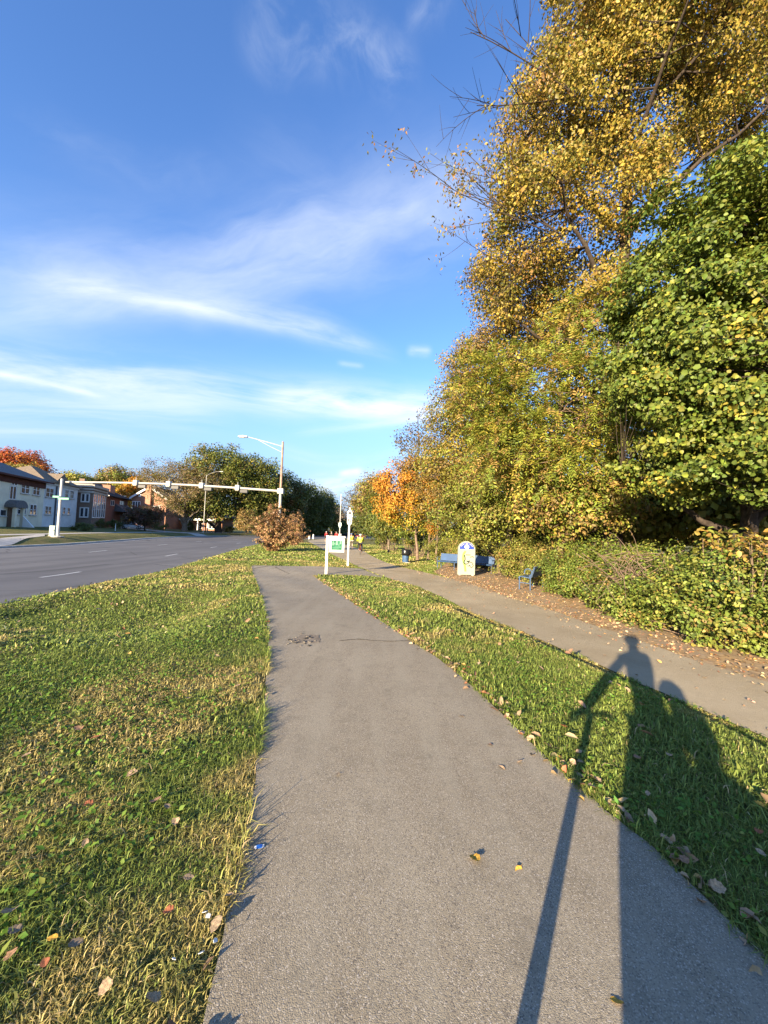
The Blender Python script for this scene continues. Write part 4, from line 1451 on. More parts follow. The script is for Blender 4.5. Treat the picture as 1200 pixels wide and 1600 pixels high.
def fallen():
    LM = {}
    cols = {'brown': (0.25, 0.145, 0.085), 'pale': (0.34, 0.235, 0.14), 'golden': (0.46, 0.27, 0.045), 'rust': (0.26, 0.095, 0.045), 'grey': (0.22, 0.165, 0.11)}
    for c, rgb in cols.items():
        for k in ('lobed', 'oval'):
            vs, fs = leaf_mesh(k, hash((c, k)) % 997 if False else len(LM) + 3)
            me = bpy.data.meshes.new('fallen_leaf')
            me.from_pydata(vs, [], fs)
            me.materials.append(mat('dry_leaf_' + c, rgb, 0.75, 0.2, var=0.35, vscale=7, bump=0.3, bscale=30))
            LM[c, k] = me
    # px, py, colour, shape, size (m), label
    spec = [
        (738, 1342, 'golden', 'lobed', 0.048, 'golden leaf lying alone on the path, larger of the pair below the blue scrap'),
        (814, 1359, 'golden', 'oval', 0.040, 'faded golden leaf on the path, smaller of the pair'),
        (953, 1570, 'golden', 'oval', 0.036, 'golden leaf in the shadow at the bottom of the path'),
        (779, 1200, 'pale', 'oval', 0.042, 'curled tan leaf on the path, left one of two side by side'),
        (809, 1197, 'pale', 'oval', 0.040, 'curled tan leaf on the path, right one of two side by side'),
        (762, 1166, 'brown', 'oval', 0.035, 'small brown leaf on the path near the right lawn'),
        (725, 1123, 'pale', 'oval', 0.035, 'tan leaf scrap on the path well before the crack'),
        (530, 1212, 'pale', 'oval', 0.03, 'pale leaf fragment in the middle of the path'),
        (214, 1216, 'pale', 'lobed', 0.085, 'broad pale leaf lying open on the left lawn'),
        (57, 1319, 'golden', 'oval', 0.055, 'bright golden leaf standing in the left lawn'),
        (135, 1325, 'pale', 'oval', 0.060, 'pale folded leaf on the left lawn near the golden one'),
        (238, 1264, 'brown', 'lobed', 0.090, 'dark brown curled leaf on the left lawn, wider of two together'),
        (258, 1270, 'grey', 'oval', 0.070, 'greyish leaf leaning on the dark brown curled leaf'),
        (275, 1292, 'pale', 'lobed', 0.060, 'tan leaf in the left lawn under the dark brown pair'),
        (290, 1308, 'brown', 'oval', 0.060, 'brown leaf in the left lawn just right of a tan one'),
        (145, 1268, 'rust', 'lobed', 0.065, 'rust red leaf curled up in the left lawn'),
        (335, 1030, 'pale', 'lobed', 0.09, 'tan leaf on the left lawn close to the path, farthest of three'),
        (376, 1078, 'pale', 'lobed', 0.09, 'tan leaf at the left lawn rim beside the path, nearest to the asphalt'),
        (293, 1100, 'pale', 'lobed', 0.09, 'tan leaf on the yellowed patch of the left lawn'),
        (128, 1149, 'brown', 'lobed', 0.09, 'brown leaf flat on the left lawn before the yellowed patch'),
        (155, 1160, 'rust', 'oval', 0.08, 'rust leaf beside the flat brown one on the left lawn'),
        (48, 1187, 'pale', 'oval', 0.07, 'small tan leaf on the left lawn near the picture edge'),
        (70, 988, 'brown', 'lobed', 0.10, 'brown leaf on the shade-tinted green band of the left lawn'),
        (285, 1388, 'grey', 'oval', 0.06, 'grey leaf half hidden in the left lawn'),
        (350, 1418, 'pale', 'oval', 0.055, 'long tan leaf at the crumbling left path edge'),
        (343, 1450, 'grey', 'lobed', 0.075, 'dull grey leaf at the left path edge below the long tan one'),
        (270, 1440, 'rust', 'lobed', 0.055, 'rust leaf in the left lawn beside the white scraps'),
        (18, 1440, 'pale', 'lobed', 0.085, 'large tan leaf at the left border low in the lawn'),
        (30, 1475, 'grey', 'lobed', 0.065, 'grey leaf right under the large tan leaf'),
        (90, 1485, 'golden', 'oval', 0.055, 'ochre leaf low in the left lawn'),
        (68, 1520, 'rust', 'oval', 0.060, 'rust leaf low in the left lawn near the picture bottom'),
        (120, 1500, 'grey', 'lobed', 0.070, 'grey leaf low in the left lawn right of an ochre one'),
        (174, 1553, 'pale', 'lobed', 0.060, 'pale green grey leaf low in the left lawn'),
        (242, 1592, 'pale', 'lobed', 0.075, 'light tan leaf cut by the bottom of the picture'),
        (20, 1505, 'brown', 'lobed', 0.06, 'brown leaf at the left border near the bottom'),
        (886, 1146, 'rust', 'lobed', 0.085, 'rust brown leaf in the right lawn at the tip of the shadow'),
        (900, 1186, 'pale', 'oval', 0.075, 'tan leaf at the right lawn rim beside the thin shadow'),
        (930, 1225, 'pale', 'lobed', 0.070, 'tan leaf among the drift where the right lawn meets the shadow'),
        (967, 1188, 'pale', 'oval', 0.075, 'pale leaf in the shaded right lawn, left one of two'),
        (997, 1192, 'brown', 'lobed', 0.075, 'brown leaf in the shaded right lawn, right one of two'),
        (1000, 1145, 'brown', 'lobed', 0.085, 'dark brown leaf in the shaded right lawn'),
        (1045, 1188, 'pale', 'lobed', 0.070, 'pale leaf farther into the shaded right lawn'),
        (1012, 1248, 'pale', 'oval', 0.060, 'tan leaf on the sunlit tuft of the right lawn'),
        (1195, 1274, 'golden', 'lobed', 0.065, 'ochre leaf at the right border of the picture'),
        (1185, 1310, 'rust', 'lobed', 0.060, 'rust leaf at the right border under the ochre one'),
        (1180, 1340, 'pale', 'oval', 0.060, 'tan leaf at the right border lower down'),
        (1027, 1322, 'pale', 'lobed', 0.075, 'tan leaf lying on the right edge of the path'),
        (1063, 1352, 'brown', 'lobed', 0.070, 'brown leaf lying on the right edge of the path, lower one'),
        (1110, 1400, 'pale', 'lobed', 0.080, 'large folded tan leaf at the right edge of the path'),
        (950, 1268, 'brown', 'oval', 0.060, 'brown leaf curled at the path rim above the shadow corner'),
        (975, 1282, 'pale', 'lobed', 0.060, 'tan leaf curled at the path rim beside the shadow corner'),
        (700, 988, 'pale', 'lobed', 0.10, 'pale leaf in the sunny part of the right lawn'),
        (733, 1050, 'rust', 'oval', 0.08, 'rust leaf in the sunny part of the right lawn'),
    ]
    rng = np.random.default_rng(17)
    for px, py, c, k, s, lab in spec:
        p = at(px, py)
        P = np.array([p[:2]])
        paved = inside(P, POLY_PATH)[0] or inside(P, POLY_TRAIL)[0]
        o = bpy.data.objects.new('fallen_leaf', LM[c, k])
        COL.objects.link(o)
        o.location = (p[0], p[1], p[2] + (0.016 if paved else 0.045))
        sx = s * (1.25 if paved else 0.75)
        o.scale = (sx, sx, sx)
        o.rotation_euler = (rng.normal(0, 0.22), rng.normal(0, 0.22), rng.uniform(0, 6.28))
        tag(o, lab, 'leaf', 'single fallen leaves on the path and lawns')


fallen()


def scraps():
    p = at(405, 1328)
    m = MB().bbox(-.013, .013, -.010, .010, 0, .006, .002)
    root = empty('wrapper', (p[0], p[1], p[2] + .013), 0.3, 'tiny blue wrapper scrap with white ends on the path', 'litter')
    m.build('wrapper_body', mat('blue_foil', (0.02, 0.15, 0.55), 0.3, 0.6), root)
    for s in (-1, 1):
        MB().bbox(s * .018 - .005, s * .018 + .005, -.009, .009, .0005, .004, .001).build('wrapper_end', mat('white_scrap', (0.7, 0.7, 0.66), .6), root)
    rng = np.random.default_rng(4)
    for px, py, lab in ((319, 1446, 'largest torn white paper scrap beside the path edge'), (324, 1452, 'white paper scrap touching the largest one'), (270, 1522, 'lone white paper scrap low in the left lawn'),
                        (335, 1492, 'white paper sliver at the path edge near the bottom'), (313, 1512, 'white paper sliver in the grass near the path edge')):
        p = at(px, py)
        s = rng.uniform(.006, .010)
        o = MB().prism([(-s, -s * .6), (s * .7, -s * .8), (s, s * .3), (.1 * s, s * .8), (-s * .8, s * .4)], 'z', 0, .0015).build('paper_scrap', mat('white_scrap', (0.7, 0.7, 0.66), .6))
        o.location = (p[0], p[1], p[2] + .05)
        o.rotation_euler = (.5, .3, rng.uniform(0, 6))
        tag(o, lab, 'litter', 'white paper scraps in the left lawn')


scraps()

# a broken patch in the asphalt: pieces of the worn surface lying in a shallow hole
def pothole():
    p = at(478, 1000)
    root = empty('pothole_patch', tuple(p), 0, 'broken patch of asphalt with loose crumbs on the path', 'pothole')
    rng = np.random.default_rng(6)
    n = 13
    poly = [((0.20 + rng.uniform(-.06, .06)) * math.cos(2 * math.pi * i / n), (0.26 + rng.uniform(-.08, .08)) * math.sin(2 * math.pi * i / n)) for i in range(n)]
    MB().prism(poly, 'z', .010, .0155).build('worn_base', mat('worn_asphalt', (.19, .16, .125), .95, .1, var=.3, vscale=30, bump=.6), root)
    for k in range(26):
        x, y = rng.normal(0, .12), rng.normal(0, .17)
        s = rng.uniform(.008, .024)
        m = MB()
        q = [(s * (1 + .4 * rng.normal()) * math.cos(a), s * (1 + .4 * rng.normal()) * math.sin(a)) for a in np.linspace(0, 5.2, 6)]
        m.prism([(x + u, y + v) for u, v in q], 'z', .012, .020 + s * .25)
        m.build('asphalt_crumb', mat('asphalt_crumb_dark', (.06, .055, .05), .95, .1) if k % 2 else mat('asphalt_crumb_light', (.16, .14, .115), .95, .1), root)


pothole()


def crack(name, pts, w, seed):
    rng = np.random.default_rng(seed)
    P = resample(gp(pts), 60)
    tt = unit(np.gradient(P, axis=0))
    nn = np.stack([-tt[:, 1], tt[:, 0]], -1)
    e = np.cumsum(rng.normal(0, 0.006, 60))
    e -= np.linspace(e[0], e[-1], 60)
    P = P + nn * e[:, None]
    ww = w * (0.35 + rng.random(60))[:, None]
    Lp, Rp = P + nn * ww / 2, P - nn * ww / 2
    z = G(P[:, 0], P[:, 1]) + 0.0195
    V = np.concatenate([np.c_[Lp, z], np.c_[Rp, z]])
    i = np.arange(59)
    F = np.stack([i, i + 60, i + 61, i + 1], -1)
    tag(np_mesh(name, V, F, mat('crack_dirt', (.045, .04, .034), .95, .1)), kind='structure')


crack('path_crack', [(530, 1003), (560, 1001), (600, 1004), (640, 1003)], 0.018, 1)
crack('path_crack', [(394, 889), (420, 884.5), (440, 884)], 0.05, 2)
crack('path_crack', [(430, 886), (452, 897)], 0.03, 3)
crack('path_crack', [(486, 888), (540, 893), (590, 891), (640, 893.5)], 0.03, 4)
crack('path_crack', [(567, 884), (600, 885), (630, 888)], 0.03, 5)

# ------------------------------------------------------------------ houses across the road
M_GLASS = mat('window_glass', (0.035, 0.042, 0.055), 0.08, 0.6)
M_WHITE = mat('white_paint', (0.74, 0.73, 0.70), 0.45, 0.4, var=0.06, vscale=3)
M_CREAM = mat('cream_stucco', (0.74, 0.66, 0.49), 0.9, 0.15, var=0.10, vscale=0.7, bump=0.2)
M_PALE = mat('pale_grey_stucco', (0.68, 0.68, 0.66), 0.9, 0.15, var=0.08, vscale=0.8, bump=0.2)
M_SHING = mat('grey_shingle', (0.15, 0.145, 0.145), 0.9, 0.15, var=0.3, vscale=6, bump=0.5)
M_SHINGB = mat('brown_shingle', (0.20, 0.155, 0.11), 0.9, 0.15, var=0.3, vscale=6, bump=0.5)
M_DRED = mat('dark_red_frieze', (0.095, 0.035, 0.026), 0.8, 0.2, var=0.2, vscale=2)


def brick_mat(name, c1, c2, mortar):
    def f(t, b, out):
        p = t.n('ShaderNodeTexCoord').outputs['Object']
        sp = t.n('ShaderNodeSeparateXYZ')
        t.put(sp.inputs[0], p)
        v = t.comb(t.math('ADD', sp.outputs[0], sp.outputs[1]), sp.outputs[2], 0.0)
        br = t.n('ShaderNodeTexBrick')
        t.put(br.inputs['Vector'], v)
        br.inputs['Scale'].default_value = 4.2
        br.inputs['Color1'].default_value = (*c1, 1)
        br.inputs['Color2'].default_value = (*c2, 1)
        br.inputs['Mortar'].default_value = (*mortar, 1)
        br.inputs['Mortar Size'].default_value = 0.03
        n = t.noise(p, 1.3, 4, 0.6)
        t.put(b.inputs['Base Color'], t.mix(t.math('MULTIPLY', n, 0.5), br.outputs[0], c1))
        b.inputs['Roughness'].default_value = 0.9
    return mat(name, build=f)


M_BRB = brick_mat('brown_brick', (0.17, 0.10, 0.065), (0.23, 0.145, 0.095), (0.30, 0.26, 0.22))
M_BRR = brick_mat('red_brick', (0.20, 0.065, 0.042), (0.26, 0.09, 0.055), (0.28, 0.22, 0.18))
M_BRO = brick_mat('orange_brick', (0.32, 0.125, 0.065), (0.38, 0.165, 0.09), (0.36, 0.30, 0.24))


class House:
    """a building whose front runs from A to B along the street; local x along the front, local y away from the street"""

    def __init__(self, name, label, A, B):
        self.A, self.B = np.array(A, float), np.array(B, float)
        d = self.B - self.A
        self.L = float(np.hypot(*d))
        self.d = d / self.L
        self.n = np.array([-self.d[1], self.d[0]])
        self.zb = min(g1(*self.A), g1(*self.B)) - 0.15
        self.root = empty(name, (A[0], A[1], self.zb), math.atan2(d[1], d[0]), label, 'house')

    def hit(self, px, py, face='front', off=0.0):
        """local u (along the face) and height of a point of a face seen at a pixel"""
        v = ray(px, py)
        if face == 'front':
            o, e = self.A - self.n * off, self.d
        else:
            o, e = self.A - self.d * off, self.n
        M = np.array([[v[0], -e[0]], [v[1], -e[1]]])
        t, u = np.linalg.solve(M, o)
        return float(u), float(EYE + v[2] * t - self.zb)

    def rect(self, px0, py0, px1, py1, face='front', off=0.0):
        u0, _ = self.hit(px0, 800, face, off)
        u1, _ = self.hit(px1, 800, face, off)
        pm = (px0 + px1) / 2
        _, z1 = self.hit(pm, py0, face, off)
        _, z0 = self.hit(pm, py1, face, off)
        return min(u0, u1), max(u0, u1), z0, z1

    def mp(self, face, off=0.0):
        if face == 'front':
            return lambda u, n, w: (u, -n - off, w)
        return lambda u, n, w: (-n - off, u, w)

    def bx(self, m, face, u0, u1, n0, n1, z0, z1, off=0.0):
        f = self.mp(face, off)
        a, b = f(u0, n0, z0), f(u1, n1, z1)
        m.box(min(a[0], b[0]), max(a[0], b[0]), min(a[1], b[1]), max(a[1], b[1]), min(a[2], b[2]), max(a[2], b[2]))

    def window(self, r, face='front', mull=1, trans=1, off=0.0, sill=True, mf=None, t=0.10):
        u0, u1, z0, z1 = r
        m = MB()
        B = lambda *a: self.bx(m, face, *a, off=off)
        B(u0 - t, u0, 0.003, .09, z0 - t, z1 + t)
        B(u1, u1 + t, 0.003, .09, z0 - t, z1 + t)
        B(u0, u1, 0.003, .09, z1, z1 + t)
        B(u0, u1, 0.003, .09, z0 - t, z0)
        for k in range(mull):
            u = u0 + (u1 - u0) * (k + 1) / (mull + 1)
            B(u - t * .8, u + t * .8, 0.003, .08, z0, z1)
        for k in range(trans):
            z = z0 + (z1 - z0) * (k + 1) / (trans + 1)
            B(u0, u1, 0.003, .06, z - .04, z + .04)
        w = m.build('window', mf or M_WHITE, self.root)
        m = MB()
        self.bx(m, face, u0, u1, .004, .03, z0, z1, off=off)
        m.build('pane', M_GLASS, w)
        if sill:
            m = MB()
            self.bx(m, face, u0 - .2, u1 + .2, .003, .2, z0 - t - .12, z0 - t, off=off)
            m.build('sill', M_CONC, w)
        return w

    def hip(self, x0, x1, y0, y1, z, h, over, m, name='roof', run=None):
        x0, x1, y0, y1 = x0 - over, x1 + over, y0 - over, y1 + over
        run = run or (y1 - y0) / 2
        ym = (y0 + y1) / 2
        a, b = x0 + run, x1 - run
        vs = [(x0, y0, z), (x1, y0, z), (x1, y1, z), (x0, y1, z), (a, ym, z + h), (b, ym, z + h)]
        vs += [(x, y, zz - .18) for x, y, zz in vs[:4]]
        fs = [(0, 1, 5, 4), (1, 2, 5), (2, 3, 4, 5), (3, 0, 4), (0, 6, 7, 1), (1, 7, 8, 2), (2, 8, 9, 3), (3, 9, 6, 0), (6, 9, 8, 7)]
        return MB().raw(vs, fs).build(name, m, self.root)


def line_x(y):
    return -58 - 0.30 * (y - 58)


# cream stucco house
A = (line_x(46), 46)
B = (line_x(69), 69)
H = House('cream_house', 'cream stucco two storey house with dark red frieze and arched entrance at the left border', A, B)
_, ev = H.hit(36, 744)
wt = ev - 0.2
MB().box(0, H.L, 0, 11, 0, wt).build('wall', M_CREAM, H.root)
m = MB()
m.box(-.12, H.L + .12, -.14, -.003, wt - 1.25, wt - .02)
m.box(H.L + .003, H.L + .14, -.14, 11, wt - 1.25, wt - .02)
m.box(-.14, -.003, -.14, 11, wt - 1.25, wt - .02)
m.build('frieze', M_DRED, H.root)
rf = H.hip(0, H.L, 0, 11, wt, 3.1, 0.9, M_SHING)
MB().box(-.95, H.L + .95, -1.02, -.9, wt - .30, wt - .05).build('gutter', M_DRED, rf)
for r in ((30, 754.5, 42, 770), (48.5, 757.5, 58.5, 772.5), (27, 789, 39.5, 803), (46, 789, 55.5, 804)):
    H.window(H.rect(*r), mull=1, trans=1)
H.window(H.rect(12.5, 760, 21.5, 779), mull=1, trans=0, sill=False)
H.window(H.rect(14, 751, 22, 757), mull=1, trans=0, sill=False)
H.window(H.rect(0, 797, 9, 805.5), mull=0, trans=0)
u0, u1, z0, z1 = H.rect(11.5, 794, 20, 818)
dr = MB()
dr.box(u0, u1, -.08, -.003, .0, z1)
dr = dr.build('door', mat('door_brown', (.09, .05, .03), .5), H.root)
MB().box(u1 - .25, u1 - .17, -.14, -.085, z1 * .45, z1 * .5).build('handle', M_WHITE, dr)
pil = MB()
pil.box(u0 - .55, u0 - .1, -1.3, -.9, 0, z1 + .1)
pil.box(u1 + .1, u1 + .55, -1.3, -.9, 0, z1 + .1)
pil.build('pilaster', M_CREAM, H.root)
arch = [(u0 - .9, z1 + .1)] + [((u0 + u1) / 2 + (u1 - u0 + 1.8) / 2 * -math.cos(t), z1 + .3 + 1.0 * math.sin(t)) for t in np.linspace(0, math.pi, 10)] + [(u1 + .9, z1 + .1)]
MB().prism(arch, 'y', -1.5, -.003).build('arched_canopy', M_SHING, H.root)
MB().raw([(u1 - .1, -1.4, 1.9), (u1 + .2, -1.4, 1.9), (u1 + .2, -3.0, .0), (u1 - 0.1, -3.0, .0), (u1 - .1, -1.4, 0), (u1 + .2, -1.4, 0)], [(0, 1, 2, 3), (0, 3, 4), (1, 5, 2), (0, 4, 5, 1), (3, 2, 5, 4)]).build('stair_cheek', M_WHITE, H.root)
for ux in (3.0, 5.2):
    s = MB()
    k = 3.1 / (5.5 + .9)
    y0, y1 = 1.6, 3.0
    zz = lambda y: wt + (y + .9) * k
    s.raw([(ux, y0, zz(y0) + .12), (ux + 1.2, y0, zz(y0) + .12), (ux + 1.2, y1, zz(y1) + .12), (ux, y1, zz(y1) + .12), (ux, y0, zz(y0)), (ux + 1.2, y0, zz(y0)), (ux + 1.2, y1, zz(y1)), (ux, y1, zz(y1))],
          [(0, 1, 2, 3), (0, 4, 5, 1), (1, 5, 6, 2), (2, 6, 7, 3), (3, 7, 4, 0)]).build('skylight', M_GLASS, rf)

# pale house
A2 = (line_x(69.6) - .6, 69.6)
B2 = (line_x(81), 81)
H = House('pale_house', 'pale grey stucco house with sunlit tan roof between the cream and the brown brick house', A2, B2)
_, ev = H.hit(90, 755)
MB().box(0, H.L, 0, 10, 0, ev).build('wall', M_PALE, H.root)
H.hip(0, H.L, 0, 10, ev, 3.2, 0.7, M_SHINGB)
ux, _ = H.hit(85, 800)
MB().box(-.05, H.L + .05, -.30, -.003, ev - .55, ev - .05).build('cornice', M_PALE, H.root)
MB().box(ux - .12, ux + .12, -.2, -.003, .1, ev - .6).build('downpipe', mat('dark_pipe', (.08, .08, .09), .5), H.root)
g = MB()
g.raw([(ux - 1.5, -.65, ev + .1), (ux + 3.5, -.65, ev + .1), (ux + 1, -.65, ev + 1.9), (ux + 1, 4.0, ev + 1.9), (ux - 1.5, 4, ev + .1), (ux + 3.5, 4, ev + .1)], [(0, 1, 2), (0, 2, 3, 4), (1, 5, 3, 2), (4, 3, 5), (0, 4, 5, 1)])
g.build('roof_gable', M_SHINGB, H.root)
for r, mu in (((69, 763, 80.5, 776), 1), ((70, 791.5, 79, 803), 1), ((91, 764, 94.5, 776), 0), ((99, 765.5, 104, 777), 0), ((107, 767, 112.5, 778), 0), ((98, 793, 101, 803), 0), ((105, 794, 108.5, 803.5), 0), ((89, 792, 92, 803), 0)):
    H.window(H.rect(*r), mull=mu, trans=1)

# brown brick house with tall white bays
A3 = (-63.6, 83.5)
B3 = (-66.7, 92)
H = House('brown_brick_house', 'flat topped brown brick house with three tall white window bays', A3, B3)
_, tp = H.hit(143.5, 757.5)
MB().box(0, H.L, 0, 12, 0, tp).build('wall', M_BRB, H.root)
c = MB()
for za, zb2, o in ((tp - .45, tp + .12, .38), (tp - 1.05, tp - .75, .22), (tp - 1.75, tp - 1.35, .30)):
    c.box(-o, H.L + o, -o, -.003, za, zb2)
    c.box(-o, -.003, -.003, 12, za, zb2)
c.build('cornice', mat('buff_stone', (.46, .40, .32), .85, .2, var=.1), H.root)
MB().box(1.5, H.L - 1, .6, 11, tp + .13, tp + .8).build('roof', M_SHING, H.root)
for p0, p1 in ((144.6, 149.4), (151.2, 156), (158, 163)):
    r = H.rect(p0, 773, p1, 808)
    H.window(r, mull=1, trans=2, t=.22, sill=False)
r = H.rect(126.5, 772, 137, 783, 'side')
H.window(r, 'side', mull=1, trans=0, t=.2)
r = H.rect(126, 794, 137, 807, 'side')
H.window(r, 'side', mull=1, trans=0, t=.2)
MB().box(4.2, 5.4, 3.0, 4.0, tp, tp + 1.7).build('chimney', M_BRB, H.root)

# dark red brick house with porch
A4 = (line_x(99) - 1.5, 99)
B4 = (line_x(114) - 1.5, 114)
H = House('dark_red_house', 'dark red brick house with black hip roof, orange chimney and deep porch', A4, B4)
_, ev = H.hit(172, 775)
MB().box(0, H.L, 0, 11, 0, ev).build('wall', M_BRR, H.root)
H.hip(0, H.L, 0, 11, ev, 3.3, 1.0, mat('black_shingle', (.05, .047, .047), .9, .1, var=.3, vscale=6))
MB().box(-1.06, -.98, -1.0, 6, ev - .2, ev + .02).build('rake_board', M_WHITE, H.root)
_, ct = H.hit(186, 760)
MB().box(5.0, 8.4, 1.0, 3.0, ev, ct).build('chimney', M_BRO, H.root)
for r in ((172, 782, 177, 789), (186, 783, 192, 789)):
    H.window(H.rect(*r), mull=1, trans=0)
u0, u1, z0, z1 = H.rect(178, 793, 199, 800)
MB().raw([(u0, -3.2, z0), (u1, -3.2, z0), (u1, -.003, z0), (u0, -.003, z0), (u0 + .6, -.003, z1 + .8), (u1 - .6, -.003, z1 + .8)], [(0, 1, 5, 4), (0, 4, 3), (1, 2, 5), (0, 3, 2, 1), (2, 3, 4, 5)]).build('porch_roof', M_SHING, H.root)
for uu in (u0 + .3, (u0 + u1) / 2, u1 - .5):
    MB().box(uu, uu + .35, -3.0, -2.65, 0, z0 - .003).build('porch_post', M_BRR, H.root)

# brick gable house facing us
Yg = 112
L0, R0 = at_y(206, 800, Yg), at_y(259, 800, Yg)
H = House('gable_house', 'sunlit red brick house with steep white edged gable and central chimney', (L0[0], Yg), (R0[0], Yg))
zc = lambda px, py: EYE + ray(px, py)[2] * Yg / ray(px, py)[1] - H.zb
ev, ap = zc(208, 777), zc(232, 761)
gb = [(0, 0), (H.L, 0), (H.L, ev), (H.L / 2, ap), (0, ev)]
MB().prism(gb, 'y', 0, 12).build('wall', M_BRO, H.root)
rf = MB()
for s in (0, 1):
    x0 = -.6 if s == 0 else H.L + .6
    k = (ap - ev) / (H.L / 2)
    rf.raw([(x0, -.5, ev - .6 * k + .05), (H.L / 2, -.5, ap + .05), (H.L / 2, 12.4, ap + .05), (x0, 12.4, ev - .6 * k + .05), (x0, -.5, ev - .6 * k + .3), (H.L / 2, -.5, ap + .3), (H.L / 2, 12.4, ap + .3), (x0, 12.4, ev - .6 * k + .3)],
           [(0, 1, 2, 3), (4, 7, 6, 5), (0, 4, 5, 1), (1, 5, 6, 2), (2, 6, 7, 3), (3, 7, 4, 0)])
rf.build('roof', M_SHING, H.root)
vb = MB()
for s in (0, 1):
    x0 = -.6 if s == 0 else H.L + .6
    k = (ap - ev) / (H.L / 2)
    vb.raw([(x0, -.62, ev - .6 * k - .25), (H.L / 2, -.62, ap - .25), (H.L / 2, -.62, ap + .32), (x0, -.62, ev - .6 * k + .32), (x0, -.505, ev - .6 * k - .25), (H.L / 2, -.505, ap - .25), (H.L / 2, -.505, ap + .32), (x0, -.505, ev - .6 * k + .32)],
           [(0, 1, 2, 3), (4, 7, 6, 5), (0, 3, 7, 4), (1, 5, 6, 2), (3, 2, 6, 7), (0, 4, 5, 1)])
vb.build('bargeboard', M_WHITE, H.root)
MB().box(H.L / 2 - .75, H.L / 2 + .75, -.9, -.003, 0, ap + 1.6).build('chimney', M_BRO, H.root)
for r in ((207, 784, 218, 797), (236, 791, 249, 798), (237, 806, 246, 813)):
    H.window(H.rect(*r), mull=2 if r[0] != 237 else 0, trans=0, t=.16)
MB().box(H.L * .42 - 2.4, H.L * .42 - 1.7, -.1, -.003, ev + .2, ev + 1.1).build('attic_vent', M_WHITE, H.root)

# far house with a white columned porch behind the lawn trees
L0, R0 = at_y(268, 800, 122), at_y(348, 800, 122)
H = House('porch_house', 'low brick house with white columns and pale door half hidden behind the lawn trees', (L0[0], 122), (R0[0], 122))
MB().box(0, H.L, 0, 9, 0, 4.6).build('wall', M_BRO, H.root)
H.hip(0, H.L, 0, 9, 4.6, 2.8, 1.0, M_SHING)
MB().box(-.4, H.L + .4, -2.6, -.003, 3.3, 3.9).build('porch_roof', M_WHITE, H.root)
for k in range(6):
    MB().lathe([(.26, 0), (.26, .2), (.2, .25), (.17, 3.1), (.25, 3.2), (.25, 3.297)], 10, .4 + k * (H.L - .8) / 5, -2.3).build('column', M_WHITE, H.root)
d_ = MB().box(H.L * .30, H.L * .30 + 1.2, -.1, -.003, .1, 2.6).build('door', M_WHITE, H.root)
MB().box(H.L * .30 + 1.0, H.L * .30 + 1.08, -.16, -.103, 1.1, 1.25).build('handle', M_GLASS, d_)
for k in (.06, .5, .75):
    H.window((H.L * k, H.L * k + 1.8, .9, 2.6), mull=1, trans=0)

# shrubs round the houses
gB = 'clipped shrubs before the houses'
def lawn_bush(label, px0, px1, py0, py1, pal, seed, n=1600, size=0.16, Y=None):
    b = at((px0 + px1) / 2, py1)
    Y = b[1]
    e = E((px0 + px1) / 2, (py0 + py1) / 2, Y, (px1 - px0) / 2, (py1 - py0) / 2 * 1.05, (px1 - px0) / 2 * Y / 600 * .8)
    e = (np.array([e[0][0], e[0][1], b[2] + e[1][2]]), e[1])
    bush('clipped_shrub', label, 'shrub', [e], n, size, pal, seed, gB, 'dia', cr=0.45, stems=True, shell=0.7)


lawn_bush('dark clipped shrub left of the arched entrance at the picture border', -6, 14, 809, 820, FGR[:2], 301)
lawn_bush('dark clipped shrub just right of the arched entrance', 26, 46, 810, 820.5, FGR[:2], 302)
lawn_bush('dark clipped shrub under the right windows of the cream house', 48, 73, 810, 820.5, FGR[:2], 303)
lawn_bush('russet green shrub below the pale house behind the white post', 97, 122, 803, 822, BRN[1:3] + FGR[:1], 304, 2200)
lawn_bush('dark shrub below the tall white bays', 126, 150, 806, 822, FGR[:2], 305, 2200)
lawn_bush('low wide clipped shrub standing alone on the lawn', 113, 143, 818.5, 829, FGR, 306, 2600)
lawn_bush('dark green shrub before the dark red house, left one', 150, 172, 812, 825, FGR, 307, 2000)
lawn_bush('dark green shrub before the dark red house, right one', 172, 197, 811, 826, FGR, 308, 2200)
lawn_bush('dark shrub before the brick gable house', 236, 262, 814, 828, FGR[:2], 309, 2000)
lawn_bush('dark green shrub right of the pale forked trunk', 292, 303, 816, 829, FGR, 310, 1500, .2)
lawn_bush('green shrub right of the thick dark trunk', 350, 366, 822, 832, MGR, 311, 1500, .2)
lawn_bush('yellow brown shrub seen between the trunks across the road', 320, 338, 816, 826, BRN[:2] + LGR[:1], 312, 1500, .25)
for i, (x, y, w, h, lab) in enumerate(((-30, 131, 5, 4, 'dark undergrowth shrub behind the russet shrubs across the road'), (-25, 143, 5, 4.5, 'dark undergrowth shrub under the dark far trees, middle one'), (-19, 157, 5, 4.5, 'dark undergrowth shrub behind the pedestrians in red'), (-36, 118, 5, 3.4, 'dark undergrowth shrub beneath the gold green tree'))):
    bush('undergrowth_shrub', lab, 'shrub', [hb(x, y, h, w, 3), hb(x + 4, y + 6, h, w, 3)], 3000, 0.45, FGR, 330 + i, 'undergrowth shrubs under the far trees', 'dia', cr=1.1)

# ------------------------------------------------------------------ signal gantry
M_GALV = mat('galvanised_steel', (0.36, 0.345, 0.32), 0.5, 0.5, var=0.12, vscale=2.5)
M_RUST = mat('rusty_steel', (0.30, 0.20, 0.15), 0.8, 0.3, var=0.35, vscale=1.2)
M_BLACK = mat('black_plastic', (0.02, 0.02, 0.022), 0.5, 0.4)
M_SIG = mat('cream_signal_paint', (0.50, 0.48, 0.42), 0.5, 0.4, var=.06)


